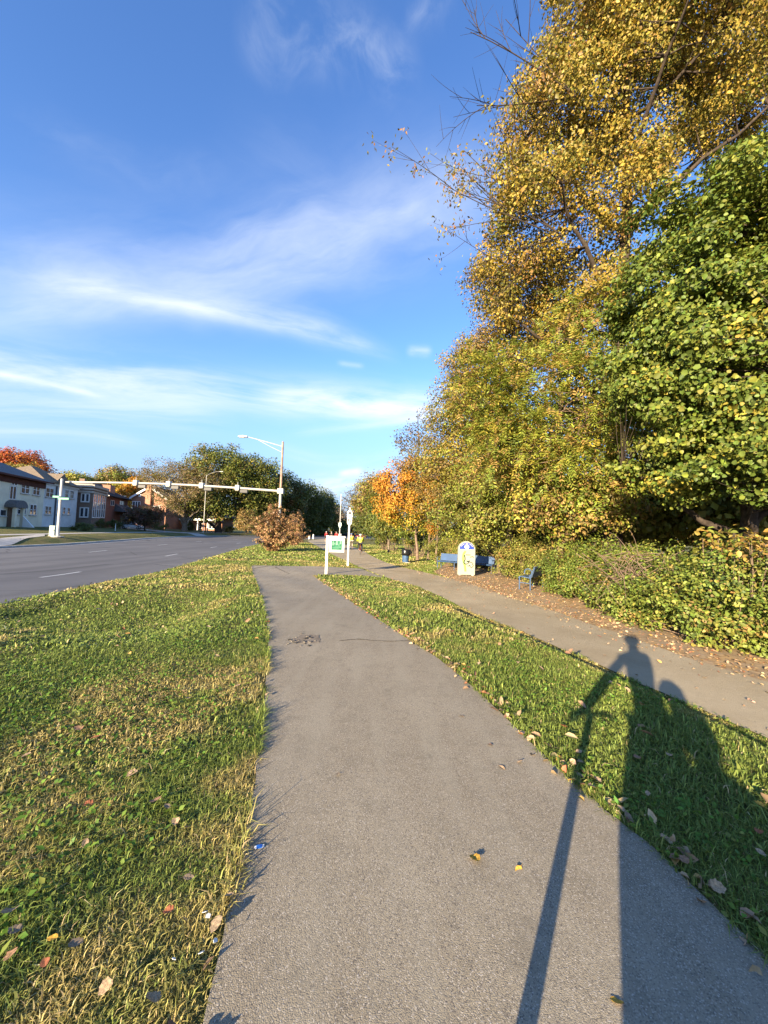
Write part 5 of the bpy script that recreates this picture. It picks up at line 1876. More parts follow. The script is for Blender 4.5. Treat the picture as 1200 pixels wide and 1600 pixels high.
def gantry():
    b = at_y(437, 800, 41.5)
    bx_, by_ = b[0], b[1]
    bz = g1(bx_, by_)
    root = empty('signal_gantry', (bx_, by_, bz), 0, 'steel signal pole with long beam over the road and curved lamp arm', 'traffic signal')
    o = np.array([bx_, by_, bz])
    top = at_y(442, 690, 41.5) - o
    bm = at_y(439.5, 767.5, 41.5) - o
    lo = MB().tube([(0, 0, 0), (0, 0, bm[2] + .3)], [.17, .145], 10)
    lo.lathe([(.28, 0), (.28, .12), (.19, .2), (.19, .3)], 12)
    lo.build('lower_pole', M_GALV, root)
    MB().tube([(0, 0, bm[2] + .3), (0, 0, top[2])], [.13, .10], 10).build('upper_pole', M_RUST, root)
    e = at_y(103, 753.2, 41.0) - o
    P = [np.array([0, 0, bm[2]]) * (1 - t) + e * t + np.array([0, 0, .25 * math.sin(math.pi * t)]) for t in np.linspace(0, 1, 12)]
    bmo = MB().tube(P, np.linspace(.125, .09, 12), 10)
    bmo.build('beam', M_GALV, root)
    MB().box(-.30, .30, -.25, .25, bm[2] - .28, bm[2] + .28).build('beam_clamp', M_GALV, root)
    for px in (369, 313, 262, 211):
        c = at_y(px, 800, 41.3)[0] - o[0]
        t = c / e[0]
        z = bm[2] * (1 - t) + e[2] * t + .25 * math.sin(math.pi * t)
        y = e[1] * t
        s = MB().bbox(c - .22, c + .22, y - .28, y + .26, z - .30, z + .30, .05).build('signal_bracket', M_SIG, root)
        h = MB().bbox(c + .24, c + 1.10, y - .10, y + .16, z - .54, z - .135, .05)
        h = h.build('signal_head', M_BLACK, s)
        w = MB()
        w.tube([(c, y - .05, z + .3), (c, y - .05, z + .62)], .03, 6)
        w.build('finial', M_GALV, s)
    lp = at_y(376, 682, 41.5) - o
    n = 10
    arm = bez(np.array([0, 0, top[2] - .55]), np.array([lp[0] * .5, 0, top[2] + .05]), np.array([lp[0] + .7, 0, lp[2]]), n)
    MB().tube(arm, .045, 6).build('lamp_arm', M_GALV, root)
    arm2 = bez(np.array([0, 0, top[2] - 1.2]), np.array([lp[0] * .35, 0, top[2] - .5]), arm[6], n)
    MB().tube(arm2, .03, 6).build('brace', M_GALV, root)
    lamp = MB()
    lamp.prism([(lp[0] - .25, lp[2] - .06), (lp[0] + .75, lp[2] - .08), (lp[0] + .75, lp[2] + .05), (lp[0] + .25, lp[2] + .12), (lp[0] - .2, lp[2] + .06)], 'y', -.16, .16)
    lm = lamp.build('luminaire', M_GALV, root)
    MB().bbox(lp[0] - .15, lp[0] + .45, -.12, .12, lp[2] - .13, lp[2] - .075, .02).build('lens', mat('lamp_lens', (.5, .5, .48), .2, .5), lm)


gantry()


def lamp(name, label, px, py, pytop, armpx, armpy, r=.1, group=None):
    b = at(px, py)
    root = empty(name, tuple(b), 0, label, 'street lamp', group)
    t = at_y(px + (py - pytop) * .03, pytop, b[1]) - b
    a = at_y(armpx, armpy, b[1]) - b
    MB().tube([(0, 0, 0), (0, 0, t[2])], [r, r * .6], 8).build('pole', M_SIG, root)
    P = bez(np.array([0, 0, t[2] - .2]), np.array([a[0] * .4, 0, a[2] + .1]), np.array([a[0] - .5 * np.sign(a[0]), 0, a[2]]), 8)
    MB().tube(P, r * .4, 6).build('arm', M_GALV, root)
    MB().bbox(min(a[0], a[0] - .9 * np.sign(a[0])), max(a[0], a[0] - .9 * np.sign(a[0])), -.18, .18, a[2] - .1, a[2] + .1, .06).build('luminaire', M_GALV, root)


lamp('street_lamp', 'slim pale street lamp across the road before the big green tree', 317.5, 833, 742, 349, 737, .085)


def far_pole():
    b = at_y(531, 828, 60)
    z = g1(b[0], 60)
    root = empty('light_pole', (b[0], 60, z), 0, 'thin grey pole with a small shield sign beyond the trail marker', 'pole')
    top = at_y(532.5, 772, 60)[2] - z
    MB().tube([(0, 0, 0), (0, 0, top)], [.09, .06], 8).build('pole', M_GALV, root)
    c = at_y(531, 820.5, 60)[2] - z
    s = [(-.23, .38), (.23, .38), (.24, -.05), (.13, -.34), (0, -.44), (-.13, -.34), (-.24, -.05)]
    p = MB().prism([(u, c + v) for u, v in s], 'y', -.15, -.12).build('shield_sign', mat('sign_pale_green', (.42, .50, .46), .5), root)
    MB().box(-.10, .10, -.156, -.151, c - .15, c + .22).build('shield_mark', mat('sign_grey_green', (.14, .24, .21), .5), p)


far_pole()


M_SIGPOST = mat('weathered_white', (.46, .45, .43), .7, .3, var=.15, vscale=2)


def name_post():
    b = at_y(93, 800, 40.3)
    z = g1(b[0], b[1])
    root = empty('street_name_post', (b[0], b[1], z), 0, 'stout white post with two green street name blades at the corner across the road', 'street sign')
    top = at_y(98, 748, 40.3)[2] - z
    MB().tube([(0, 0, .0), (0, 0, top)], [.15, .12], 10).build('post', M_SIGPOST, root)
    MB().lathe([(.55, 0), (.55, .10), (.30, .13)], 14).build('base', M_CONC, root)
    zc_ = at_y(96, 777.5, 40.3)[2] - z
    GRN = mat('sign_green', (.02, .22, .13), .45)
    for (x0, x1, zz, yy, tilt) in ((-.62, .1, zc_ + .06, -.26, 0), (0.0, 1.15, zc_ - .12, -.32, .05)):
        s = MB().bbox(x0, x1, yy - .02, yy + .02, zz - .105, zz + .105, .008).build('name_blade', GRN, root)
        m = MB()
        x = x0 + .14
        rng = random.Random(int(x0 * 10))
        while x < x1 - .14:
            w = rng.uniform(.03, .06)
            m.box(x, x + w, yy - .026, yy - .0205, zz - .06, zz + .06)
            x += w + .025
        m.build('lettering', mat('faded_lettering', (.30, .42, .36), .6), s)


name_post()


def utility_box():
    b = at_y(85.5, 800, 42)
    z = g1(b[0], b[1])
    root = empty('utility_cabinet', (b[0], b[1], z), .2, 'pale green utility cabinet on the lawn beside the white post', 'cabinet')
    MB().bbox(-.28, .28, -.22, .22, .08, 1.15, .03).build('cabinet_body', mat('pale_green_paint', (.42, .48, .40), .5, .4, var=.06), root)
    MB().box(-.32, .32, -.26, .26, 0, .078).build('plinth', M_CONC, root)
    d = MB().bbox(-.24, .24, -.245, -.222, .14, 1.08, .008).build('door', mat('pale_green_paint'), root)
    MB().box(.15, .20, -.27, -.247, .55, .68).build('handle', M_BLACK, d)


utility_box()
b = at(180, 829.5)
r_ = empty('marker_post', tuple(b), 0, 'short white marker post on the far lawn before the dark red house', 'post')
MB().tube([(0, 0, 0), (0, 0, 1.35)], [.07, .06], 8).build('post', M_WHITE, r_)
MB().lathe([(.075, 1.15), (.075, 1.25)], 8).build('band', M_BLACK, r_)
for i, px in enumerate((483.5, 490)):
    b = at_y(px, 829, 84)
    z = g1(b[0], 84)
    r_ = empty('bollard', (b[0], 84, z), 0, ('left' if i == 0 else 'right') + ' one of two white bollards where the path meets the road', 'bollard', 'white bollards at the road end of the path')
    MB().lathe([(.14, 0), (.14, .95), (.11, 1.05), (.02, 1.08)], 10).build('post', M_WHITE, r_)

# ------------------------------------------------------------------ signs by the path
def green_sign():
    b = at(509.5, 897)
    root = empty('green_sign', tuple(b), R(6), 'white post with a hanging white framed green picture board at the path fork', 'sign')
    s = b[1] / 600
    Hh = at_y(512, 836.5, b[1])[2] - b[2]
    MB().bbox(-.055, .055, -.055, .055, 0, Hh, .012).build('post', M_WHITE, root)
    MB().bbox(.057, .80, -.035, .035, Hh - .10, Hh - .02, .01).build('arm', M_WHITE, root)
    z1, z0 = Hh - .13, Hh - .74
    bd = MB()
    x0, x1, f = .09, .76, .095
    for q in ((x0, x1, z0, z0 + f), (x0, x1, z1 - f, z1), (x0, x0 + f, z0 + f, z1 - f), (x1 - f, x1, z0 + f, z1 - f)):
        bd.box(q[0], q[1], -.035, .03, q[2], q[3])
    bd.build('frame', M_WHITE, root)
    pn = MB().box(x0 + f + .001, x1 - f - .001, -.022, .02, z0 + f + .001, z1 - f - .001).build('green_panel', mat('board_green', (.015, .13, .065), .5, .4, var=.2, vscale=5), root)
    ink = mat('board_pale_green', (.16, .33, .22), .6)
    w = x1 - x0 - 2 * f
    for u0, u1, v0, v1 in ((.08, .22, .42, .82), (.26, .36, .50, .70), (.40, .60, .45, .88), (.66, .74, .40, .62), (.76, .92, .55, .90), (.08, .92, .22, .27), (.12, .70, .12, .16), (.3, .9, .32, .36)):
        MB().prism([(x0 + f + w * u0, z0 + f + w * v0), (x0 + f + w * u1, z0 + f + w * (v0 + .02)), (x0 + f + w * (u1 - .02), z0 + f + w * v1), (x0 + f + w * (u0 + .03), z0 + f + w * (v1 - .03))], 'y', -.026, -.0225).build('printed_mark', ink, pn)
    for x in (.2, .65):
        MB().tube([(x, 0, z1 - .005), (x, 0, Hh - .095)], .008, 5).build('hanger', M_GALV, root)


green_sign()


def trail_marker():
    b = at(543.5, 884.5)
    root = empty('trail_marker', tuple(b), R(4), 'tall white post with long oval white head and three grey openings', 'trail marker')
    Y = b[1]
    hz = lambda py: at_y(546, py, Y)[2] - b[2]
    z0, z1 = hz(821), hz(797)
    MB().tube([(0, 0, 0), (0, 0, z0 + .03)], [.062, .055], 10).build('post', M_WHITE, root)
    w = .135
    out = []
    Hh = z1 - z0
    for u, v in ((-.25, 0), (.25, 0), (.62, .06), (.92, .17), (1, .3), (1, .86), (.8, .93), (.42, .97), (.25, 1.0), (-.25, 1.0), (-.42, .97), (-.8, .93), (-1, .86), (-1, .3), (-.92, .17), (-.62, .06)):
        out.append((u * w, z0 + v * Hh))
    hd = MB().prism(out, 'y', -.045, .045).build('head', M_WHITE, root)
    G1 = mat('marker_grey', (.075, .078, .08), .6)
    for pts in ([(-.09, .70), (.09, .70), (.09, .82), (.045, .90), (-.045, .90), (-.09, .82)], [(-.075, .51), (.075, .51), (.075, .60), (-.075, .60)], [(-.09, .44), (.09, .44), (.09, .30), (.06, .16), (0, .10), (-.06, .16), (-.09, .30)]):
        MB().prism([(u, z0 + v * Hh) for u, v in pts], 'y', -.049, -.0455).build('opening', G1, hd)
    MB().prism([(-.05, z0 + .16 * Hh), (-.01, z0 + .16 * Hh), (.06, z0 + .4 * Hh), (.02, z0 + .42 * Hh)], 'y', -.053, -.0495).build('stripe', M_WHITE, hd)
    MB().lathe([(.035, z1), (.05, z1 + .05), (.02, z1 + .10), (.012, z1 + .17)], 10).build('finial', M_WHITE, root)


trail_marker()


def map_sign():
    b = at(728, 899.5)
    Y = b[1]
    wpx = 26.5 * Y / 600
    Hh = at_y(729.5, 845.5, Y)[2] - b[2]
    root = empty('map_sign', tuple(b), R(2), 'white round topped trail map sign with a blue arched header', 'sign')
    w = wpx / 2
    arc = lambda r, z, n=18, a0=0., a1=math.pi: [(r * math.cos(t), z + r * .92 * math.sin(t)) for t in np.linspace(a0, a1, n)]
    zs = Hh - w * .92
    board = MB().prism([(-w, .05), (w, .05)] + arc(w, zs), 'y', -.06, .06).build('board', mat('sign_white', (.33, .33, .26), .45, .35, var=.04), root)
    for s in (-1, 1):
        MB().box(s * w * .75 - .05, s * w * .75 + .05, -.05, .05, -.05, .049).build('foot', M_GALV, root)
    blue = mat('sign_blue', (.028, .055, .30), .45)
    hd = MB().prism(arc(w * .86, zs - .01), 'y', -.065, -.0605).build('header_panel', blue, board)
    # arched white lettering band, broken into strokes, and the round emblem
    for k in range(15):
        a = math.radians(28 + k * 124 / 14)
        if k in (5, 9):
            continue
        c, s = math.cos(a), math.sin(a)
        r0, r1 = w * .69, w * .745
        d = .013
        q = [(r0 * c - d * s, zs + .92 * (r0 * s + d * c)), (r1 * c - d * s, zs + .92 * (r1 * s + d * c)), (r1 * c + d * s, zs + .92 * (r1 * s - d * c)), (r0 * c + d * s, zs + .92 * (r0 * s - d * c))]
        MB().prism(q[::-1], 'y', -.069, -.0655).build('lettering', M_WHITE, hd)
    cz = zs + w * .26
    circ = lambda r, n=20: [(r * math.cos(t), cz + r * math.sin(t)) for t in np.linspace(0, 2 * math.pi, n, endpoint=False)]
    MB().prism(circ(w * .27), 'y', -.070, -.0655).build('emblem_ring', M_WHITE, hd)
    MB().prism(circ(w * .215), 'y', -.074, -.0705).build('emblem_disc', blue, hd)
    for z_, h_ in ((cz + w * .05, w * .08), (cz - w * .09, w * .06)):
        MB().box(-w * .17, w * .17, -.078, -.0745, z_ - h_ / 2, z_ + h_ / 2).build('emblem_bar', M_WHITE, hd)
    # the printed map: pale green river corridor and dark street lines
    def ribbon(pts, wd, m, name, y):
        P = resample(np.array(pts) * np.array([w, zs]), 26)
        tt = unit(np.gradient(P, axis=0))
        nn = np.stack([-tt[:, 1], tt[:, 0]], -1) * wd / 2
        o = [tuple(p) for p in P + nn] + [tuple(p) for p in (P - nn)[::-1]]
        mm = MB()
        V = [(u, y, v) for u, v in o]
        n = 26
        mm.raw(V + [(u, y + .0025, v) for u, _, v in V], [(i, i + 1, 2 * n - 2 - i, 2 * n - 1 - i) for i in range(n - 1)] + [(i, i + 2 * n, (i + 1) % (2 * n) + 2 * n, (i + 1) % (2 * n)) for i in range(2 * n)])
        mm.build(name, m, board)
    pg = mat('map_pale_green', (.22, .32, .07), .6)
    dk = mat('map_dark_green', (.012, .022, .014), .6)
    ribbon([(-.15, .92), (-.38, .80), (-.42, .62), (-.30, .48), (-.18, .36), (-.10, .16)], .10, pg, 'map_corridor', -.064)
    ribbon([(-.30, .78), (-.20, .70), (-.18, .60), (-.34, .50), (-.20, .44), (.05, .44)], .045, dk, 'map_line', -.067)
    ribbon([(-.12, .78), (.45, .78)], .032, dk, 'map_line', -.067)
    ribbon([(.0, .56), (.18, .52), (.36, .57)], .050, dk, 'map_line', -.067)
    ribbon([(.38, .70), (.75, .72), (.85, .69)], .032, dk, 'map_line', -.067)
    ribbon([(.05, .44), (.22, .47), (.28, .52), (.60, .50), (.80, .46)], .030, dk, 'map_line', -.067)
    ribbon([(.10, .38), (.24, .36), (.38, .40), (.45, .33), (.60, .31), (.78, .36), (.80, .42), (.62, .44)], .030, dk, 'map_line', -.067)


map_sign()

# ------------------------------------------------------------------ benches and trash can
M_BLUE = mat('bench_blue', (.035, .075, .16), .42, .45, var=.12, vscale=3)
M_BLUEF = mat('bench_blue_frame', (.055, .095, .17), .45, .45)


def long_bench():
    a, c = at(682, 888.5), at(768, 896.5)
    d = c[:2] - a[:2]
    L = float(np.hypot(*d))
    ang = math.atan2(d[1], d[0])
    mid = (a + c) / 2
    root = empty('long_bench', (a[0], a[1], mid[2]), ang, 'long blue perforated steel bench behind the white map sign', 'bench')
    n = 3
    Ls = L / n
    for k in range(n):
        x0, x1 = k * Ls + .02, (k + 1) * Ls - .02
        s = MB().prism([(.02, .40), (.06, .44), (.40, .41), (.40, .44), (.06, .47), (.0, .43)], 'x', x0, x1).build('seat', M_BLUE, root)
        bk = MB().prism([(.41, .47), (.52, .86), (.55, .86), (.44, .46)], 'x', x0, x1).build('backrest', M_BLUE, root)
        for j in range(10):
            MB().box(x0 + .05 + j * (Ls - .14) / 9 - .012, x0 + .05 + j * (Ls - .14) / 9 + .012, .44, .452, .485, .60).build('rib', M_BLUEF, bk) if False else None
    for k in range(n + 1):
        x = min(max(k * Ls, .03), L - .03)
        MB().tube([(x, .05, 0), (x, .05, .44)], .022, 6).build('leg', M_BLUEF, root)
        MB().tube([(x, .52, 0), (x, .44, .44), (x, .56, .88)], .022, 6).build('leg', M_BLUEF, root)
    for x in (.0, L):
        MB().tube([(x, .05, .44), (x, .05, .62), (x, .12, .66), (x, .48, .66)], .02, 6).build('armrest', M_BLUEF, root)


long_bench()


def side_bench():
    a, c = at(811.5, 921), at(838, 913)
    root = empty('small_bench', tuple(a), 0, 'small blue steel bench with curled armrest seen from its end, by the vines', 'bench')
    f = at(826, 921.5)
    dx = np.array([f[0] - a[0], f[1] - a[1]])
    ang = math.atan2(dx[1], dx[0]) - .0
    root.rotation_euler = (0, 0, -.67)
    L = 1.5
    seat = [(-.03, .40), (0, .45), (.06, .455), (.36, .42), (.40, .43), (.40, .45), (.36, .445), (.06, .48), (-.02, .475), (-.06, .41)]
    MB().prism(seat, 'y', .03, L - .03).build('seat', M_BLUE, root)
    MB().prism([(.38, .46), (.50, .80), (.50, .84), (.53, .83), (.53, .79), (.42, .45)], 'y', .03, L - .03).build('backrest', mat('bench_dark_blue', (.045, .08, .15), .5, .4), root)
    for y in (0.0, L):
        MB().tube([(-.0, y, 0), (-.0, y, .44)], .022, 6).build('leg', M_BLUEF, root)
        MB().tube([(.38, y, 0), (.38, y, .45), (.53, y, .86)], .022, 6).build('leg', M_BLUEF, root)
        P = [(.36, y, .46)] + [(.30 + .13 * math.cos(t), y, .63 + .13 * math.sin(t)) for t in np.linspace(-1.2, 3.6, 10)]
        MB().tube(P, .018, 6).build('armrest', M_BLUEF, root)
        MB().tube([(0, y, .25), (.38, y, .25)], .015, 6).build('stretcher', M_BLUEF, root)


side_bench()


def trash_can():
    b = at(633.5, 879)
    root = empty('trash_can', tuple(b), 0, 'blue barrel trash can with a black bag folded over its rim', 'trash can')
    MB().lathe([(.20, .03), (.21, .04), (.225, .3), (.235, .32), (.235, .35), (.225, .37), (.23, .78), (.0, .78)], 16).build('barrel', mat('barrel_blue', (.035, .08, .165), .5, .4, var=.15), root)
    rng = np.random.default_rng(3)
    W = rng.normal(0, .05, (12, 18))
    bag = MB().lathe([(.255, .52), (.30, .49), (.31, .62), (.30, .80), (.27, .88), (.24, .87), (.2, .80), (.05, .74)], 18, 0, 0, lambda i, j: W[i, j] + .10 * math.cos(2 * math.pi * j / 18) * (1 if i in (2, 3) else .3))
    bag.build('bag', mat('black_bag', (.012, .012, .013), .28, .5, bump=.5, bscale=14), root, True)
    MB().bbox(.22, .42, -.14, .02, .58, .78, .06).build('bag_fold', mat('black_bag'), root)
    MB().prism([(-.36, -.2), (.30, -.26), (.34, .18), (-.3, .22)], 'z', 0, .029).build('slab', M_CONC, root)


trash_can()

# ------------------------------------------------------------------ people, bicycles, cars
def skin_mesh(name, J, edges, rad, m, parent, root_i=0, sub=1):
    keys = list(J)
    me = bpy.data.meshes.new(name)
    me.from_pydata([J[k] for k in keys], [(keys.index(a), keys.index(b)) for a, b in edges], [])
    o = link(name, me, m, parent)
    sk = o.modifiers.new('skin', 'SKIN')
    sk.use_smooth_shade = True
    for i, k in enumerate(keys):
        r = rad[k]
        me.skin_vertices[0].data[i].radius = (r, r) if not isinstance(r, tuple) else r
        me.skin_vertices[0].data[i].use_root = (i == root_i)
    if sub:
        s = o.modifiers.new('subsurf', 'SUBSURF')
        s.levels = sub
        s.render_levels = sub
    return o


RB = dict(pelvis=(.135, .10), spine=(.125, .095), chest=(.15, .105), neck=.056, head=.082, crown=.075)
for s_ in 'lr':
    RB.update({'sh' + s_: .062, 'el' + s_: .045, 'wr' + s_: .032, 'hand' + s_: .034, 'hip' + s_: .085, 'kn' + s_: .06, 'an' + s_: .042, 'heel' + s_: .036, 'toe' + s_: .032})


def standing(h=1.74):
    k = h / 1.74
    J = dict(pelvis=(0, 0, .95), spine=(0, -.01, 1.14), chest=(0, 0, 1.34), neck=(0, .01, 1.49), head=(0, .03, 1.60), crown=(0, .02, 1.68))
    for s_, sg in (('l', -1), ('r', 1)):
        J.update({'sh' + s_: (sg * .19, 0, 1.41), 'el' + s_: (sg * .25, -.03, 1.13), 'wr' + s_: (sg * .27, .06, .90), 'hand' + s_: (sg * .27, .09, .82),
                  'hip' + s_: (sg * .09, 0, .90), 'kn' + s_: (sg * .10, .03, .50), 'an' + s_: (sg * .11, -.01, .09), 'heel' + s_: (sg * .11, -.05, .04), 'toe' + s_: (sg * .12, .16, .035)})
    return {a: tuple(c * k for c in b) for a, b in J.items()}


def person(label, loc, rz, J, shirt, legs, shoes, hat, skin=(.42, .25, .17), bare_legs=False, bare_arms=False, helmet=True, group=None, pack=None, fingers=False, hair=(.05, .035, .025)):
    root = empty('person', loc, rz, label, 'person', group)
    E_ = [('pelvis', 'spine'), ('spine', 'chest'), ('chest', 'neck'), ('neck', 'head'), ('head', 'crown')]
    for s_ in 'lr':
        E_ += [('chest', 'sh' + s_), ('sh' + s_, 'el' + s_), ('el' + s_, 'wr' + s_), ('wr' + s_, 'hand' + s_), ('pelvis', 'hip' + s_), ('hip' + s_, 'kn' + s_), ('kn' + s_, 'an' + s_), ('an' + s_, 'heel' + s_), ('an' + s_, 'toe' + s_)]
    J = dict(J)
    rb = dict(RB)
    if fingers:
        for s_, sg in (('l', -1), ('r', 1)):
            h, w = np.array(J['hand' + s_]), np.array(J['wr' + s_])
            d = unit(h - w)
            sd = unit(np.cross(d, np.array([0, 0, 1.0]) if abs(d[2]) < .8 else np.array([0, 1.0, 0])))
            nn = np.cross(sd, d)
            for i, (off, ln) in enumerate(((-.028, .06), (-.010, .075), (.010, .07), (.028, .055))):
                b0 = h + sd * off + d * .03
                J[f'f{i}a{s_}'] = tuple(b0)
                J[f'f{i}b{s_}'] = tuple(b0 + d * ln * .5 - nn * .01)
                J[f'f{i}c{s_}'] = tuple(b0 + d * ln * .7 - nn * .045)
                rb.update({f'f{i}a{s_}': .009, f'f{i}b{s_}': .009, f'f{i}c{s_}': .008})
                E_ += [('hand' + s_, f'f{i}a{s_}'), (f'f{i}a{s_}', f'f{i}b{s_}'), (f'f{i}b{s_}', f'f{i}c{s_}')]
            J['ta' + s_] = tuple(h - sd * .05)
            J['tb' + s_] = tuple(h - sd * .065 + d * .045)
            rb.update({'ta' + s_: .011, 'tb' + s_: .009})
            E_ += [('hand' + s_, 'ta' + s_), ('ta' + s_, 'tb' + s_)]
    body = skin_mesh('body', J, E_, rb, mat('skin_%d' % int(skin[0] * 100), skin, .55, .35), root)
    hd = np.array(J['head'])
    f = MB()
    f.raw([hd + (-.016, .075, -.02), hd + (.016, .075, -.02), hd + (0, .112, -.015), hd + (0, .078, .03)], [(0, 1, 2), (0, 2, 3), (1, 3, 2), (0, 3, 1)])
    f.build('nose', body.data.materials[0], root)
    for sg in (-1, 1):
        MB().bbox(hd[0] + sg * .085 - .008, hd[0] + sg * .085 + .008, hd[1] - .02, hd[1] + .02, hd[2] - .03, hd[2] + .03, .005).build('ear', body.data.materials[0], root)
        MB().bbox(hd[0] + sg * .03 - .012, hd[0] + sg * .03 + .012, hd[1] + .072, hd[1] + .084, hd[2] + .01, hd[2] + .022, .003).build('eye', M_BLACK, root)
    MB().bbox(hd[0] - .025, hd[0] + .025, hd[1] + .068, hd[1] + .082, hd[2] - .052, hd[2] - .042, .003).build('mouth', mat('lips', (.30, .12, .10), .5), root)
    gx_ = lambda k, d: (RB[k][0] + d, RB[k][1] + d) if isinstance(RB[k], tuple) else RB[k] + d
    up = ['pelvis', 'spine', 'chest', 'shl', 'ell', 'shr', 'elr'] + ([] if bare_arms else ['wrl', 'wrr'])
    eu = [('pelvis', 'spine'), ('spine', 'chest'), ('chest', 'shl'), ('chest', 'shr'), ('shl', 'ell'), ('shr', 'elr')] + ([] if bare_arms else [('ell', 'wrl'), ('elr', 'wrr')])
    skin_mesh('jacket', {k: J[k] for k in up}, eu, {k: gx_(k, .022) for k in up}, shirt, root)
    lo = ['pelvis', 'hipl', 'knl', 'hipr', 'knr'] + ([] if bare_legs else ['anl', 'anr'])
    el = [('pelvis', 'hipl'), ('pelvis', 'hipr'), ('hipl', 'knl'), ('hipr', 'knr')] + ([] if bare_legs else [('knl', 'anl'), ('knr', 'anr')])
    skin_mesh('trousers', {k: J[k] for k in lo}, el, {k: gx_(k, .018) for k in lo}, legs, root)
    for s_ in 'lr':
        ks = ['heel' + s_, 'toe' + s_]
        skin_mesh('shoe', {k: J[k] for k in ks}, [tuple(ks)], {k: RB[k] + .016 for k in ks}, shoes, root)
    # hair, then a helmet or cap over it
    def dome(r, z0, squash, fwd):
        return [(r * math.cos(t), z0 + r * squash * math.sin(t)) for t in np.linspace(-.25, math.pi / 2 - .02, 8)]
    MB().lathe([(a, b) for a, b in dome(.098, hd[2] + .02, 1.05, 0)], 14, hd[0], hd[1] - .012).build('hair', mat('hair_dark', hair, .6), root, True)
    if helmet:
        MB().lathe([(.112, hd[2] + .035), (.122, hd[2] + .055), (.118, hd[2] + .10), (.09, hd[2] + .145), (.04, hd[2] + .168), (.004, hd[2] + .172)], 14, hd[0], hd[1]).build('helmet', hat, root, True)
    elif hat:
        MB().lathe([(.108, hd[2] + .05), (.112, hd[2] + .08), (.09, hd[2] + .125), (.004, hd[2] + .14)], 14, hd[0], hd[1]).build('cap', hat, root, True)
    if pack:
        c = (np.array(J['chest']) + np.array(J['spine'])) / 2
        MB().bbox(c[0] - .15, c[0] + .15, c[1] - .30, c[1] - .125, c[2] - .2, c[2] + .2, .05).build('added_pack', pack, root)
    return root


HIVIS = mat('hi_vis_yellow', (.62, .70, .06), .7, .2, var=.08)
HIVIS2 = mat('hi_vis_amber', (.72, .55, .04), .7, .2, var=.08)
RED = mat('red_cloth', (.40, .025, .035), .8, .2, var=.1)
DARK = mat('dark_cloth', (.025, .025, .032), .85, .15, var=.2)
NAVY = mat('navy_cloth', (.03, .04, .09), .85, .15)
WCL = mat('white_cloth', (.70, .70, .68), .8, .2)
KHAKI = mat('khaki_cloth', (.36, .31, .24), .85, .15)
WSH = mat('white_shell', (.72, .72, .72), .35, .5)


def cyc_pose():
    J = dict(pelvis=(0, -.10, .98), spine=(0, -.04, 1.16), chest=(0, .07, 1.36), neck=(0, .12, 1.50), head=(0, .17, 1.59), crown=(0, .16, 1.67))
    for s_, sg, kz, az, kf, af in (('l', -1, .80, .42, .30, .18), ('r', 1, .62, .20, .26, .10)):
        J.update({'sh' + s_: (sg * .19, .09, 1.41), 'el' + s_: (sg * .27, .26, 1.20), 'wr' + s_: (sg * .26, .46, 1.08), 'hand' + s_: (sg * .26, .53, 1.07),
                  'hip' + s_: (sg * .09, -.06, .94), 'kn' + s_: (sg * .13, kf, kz), 'an' + s_: (sg * .13, af - .06, az), 'heel' + s_: (sg * .13, af - .10, az - .06), 'toe' + s_: (sg * .13, af + .10, az - .07)})
    return J


def bicycle(label, loc, rz, col, bag=None):
    root = empty('bicycle', loc, rz, label, 'bicycle', 'bicycles on the trail ahead')
    fm = mat('bike_' + col, {'black': (.02, .02, .022), 'red': (.25, .02, .02)}[col], .4, .5)
    r = .335
    for y in (-.52, .55):
        t = MB().torus((0, y, r), r - .02, .022, 'x', 28, 6).build('tyre', M_BLACK, root)
        m = MB()
        for k in range(12):
            a = 2 * math.pi * k / 12
            m.tube([(0, y, r), (0, y + (r - .03) * math.cos(a), r + (r - .03) * math.sin(a))], .003, 3, False)
        m.tube([(-.05, y, r), (.05, y, r)], .025, 8)
        m.build('spokes', M_GALV, t)
    f = MB()
    bb, st, ht, hb_ = (0, -.08, .30), (0, -.22, .84), (0, .36, .86), (0, .40, .70)
    for a, b in ((bb, st), (st, ht), (bb, hb_), (ht, hb_)):
        f.tube([a, b], .017, 6)
    for s_ in (-.05, .05):
        f.tube([bb, (s_, -.52, r)], .010, 5)
        f.tube([st, (s_, -.52, r)], .009, 5)
        f.tube([hb_, (s_, .55, r)], .012, 5)
    f.build('bike_frame', fm, root)
    MB().tube([(0, .36, .86), (0, .38, 1.02), (-.1, .42, 1.04), (-.30, .50, 1.04)], .013, 6).tube([(0, .38, 1.02), (.1, .42, 1.04), (.30, .50, 1.04)], .013, 6).build('handlebar', M_BLACK, root)
    MB().prism([(-.08, -.36), (.08, -.36), (.05, -.2), (.02, -.06), (-.02, -.06), (-.05, -.2)], 'z', .89, .94).tube([(0, -.22, .84), (0, -.21, .90)], .014, 6).build('saddle', M_BLACK, root)
    MB().lathe([(.09, -.006), (.09, .006)], 16).build('chainring', M_GALV, root)
    root.children[-1].location = (.06, -.08, .30)
    root.children[-1].rotation_euler = (0, R(90), 0)
    MB().tube([(.07, -.08, .30), (.09, .02, .16)], .01, 5).tube([(-.07, -.08, .30), (-.09, -.18, .44)], .01, 5).build('crank', M_GALV, root)
    MB().bbox(.06, .16, .0, .12, .145, .165, .006).build('pedal', M_BLACK, root)
    MB().bbox(-.16, -.06, .03, .15, .375, .395, .006).build('pedal', M_BLACK, root) if False else MB().bbox(-.16, -.07, -.24, -.12, .43, .45, .006).build('pedal', M_BLACK, root)
    if bag:
        for sg in ((1,) if bag == 1 else (-1, 1)):
            MB().bbox(sg * .15 - .08, sg * .15 + .08, -.72, -.40, .42, .76, .03).build('pannier', M_BLACK, root)
    return root


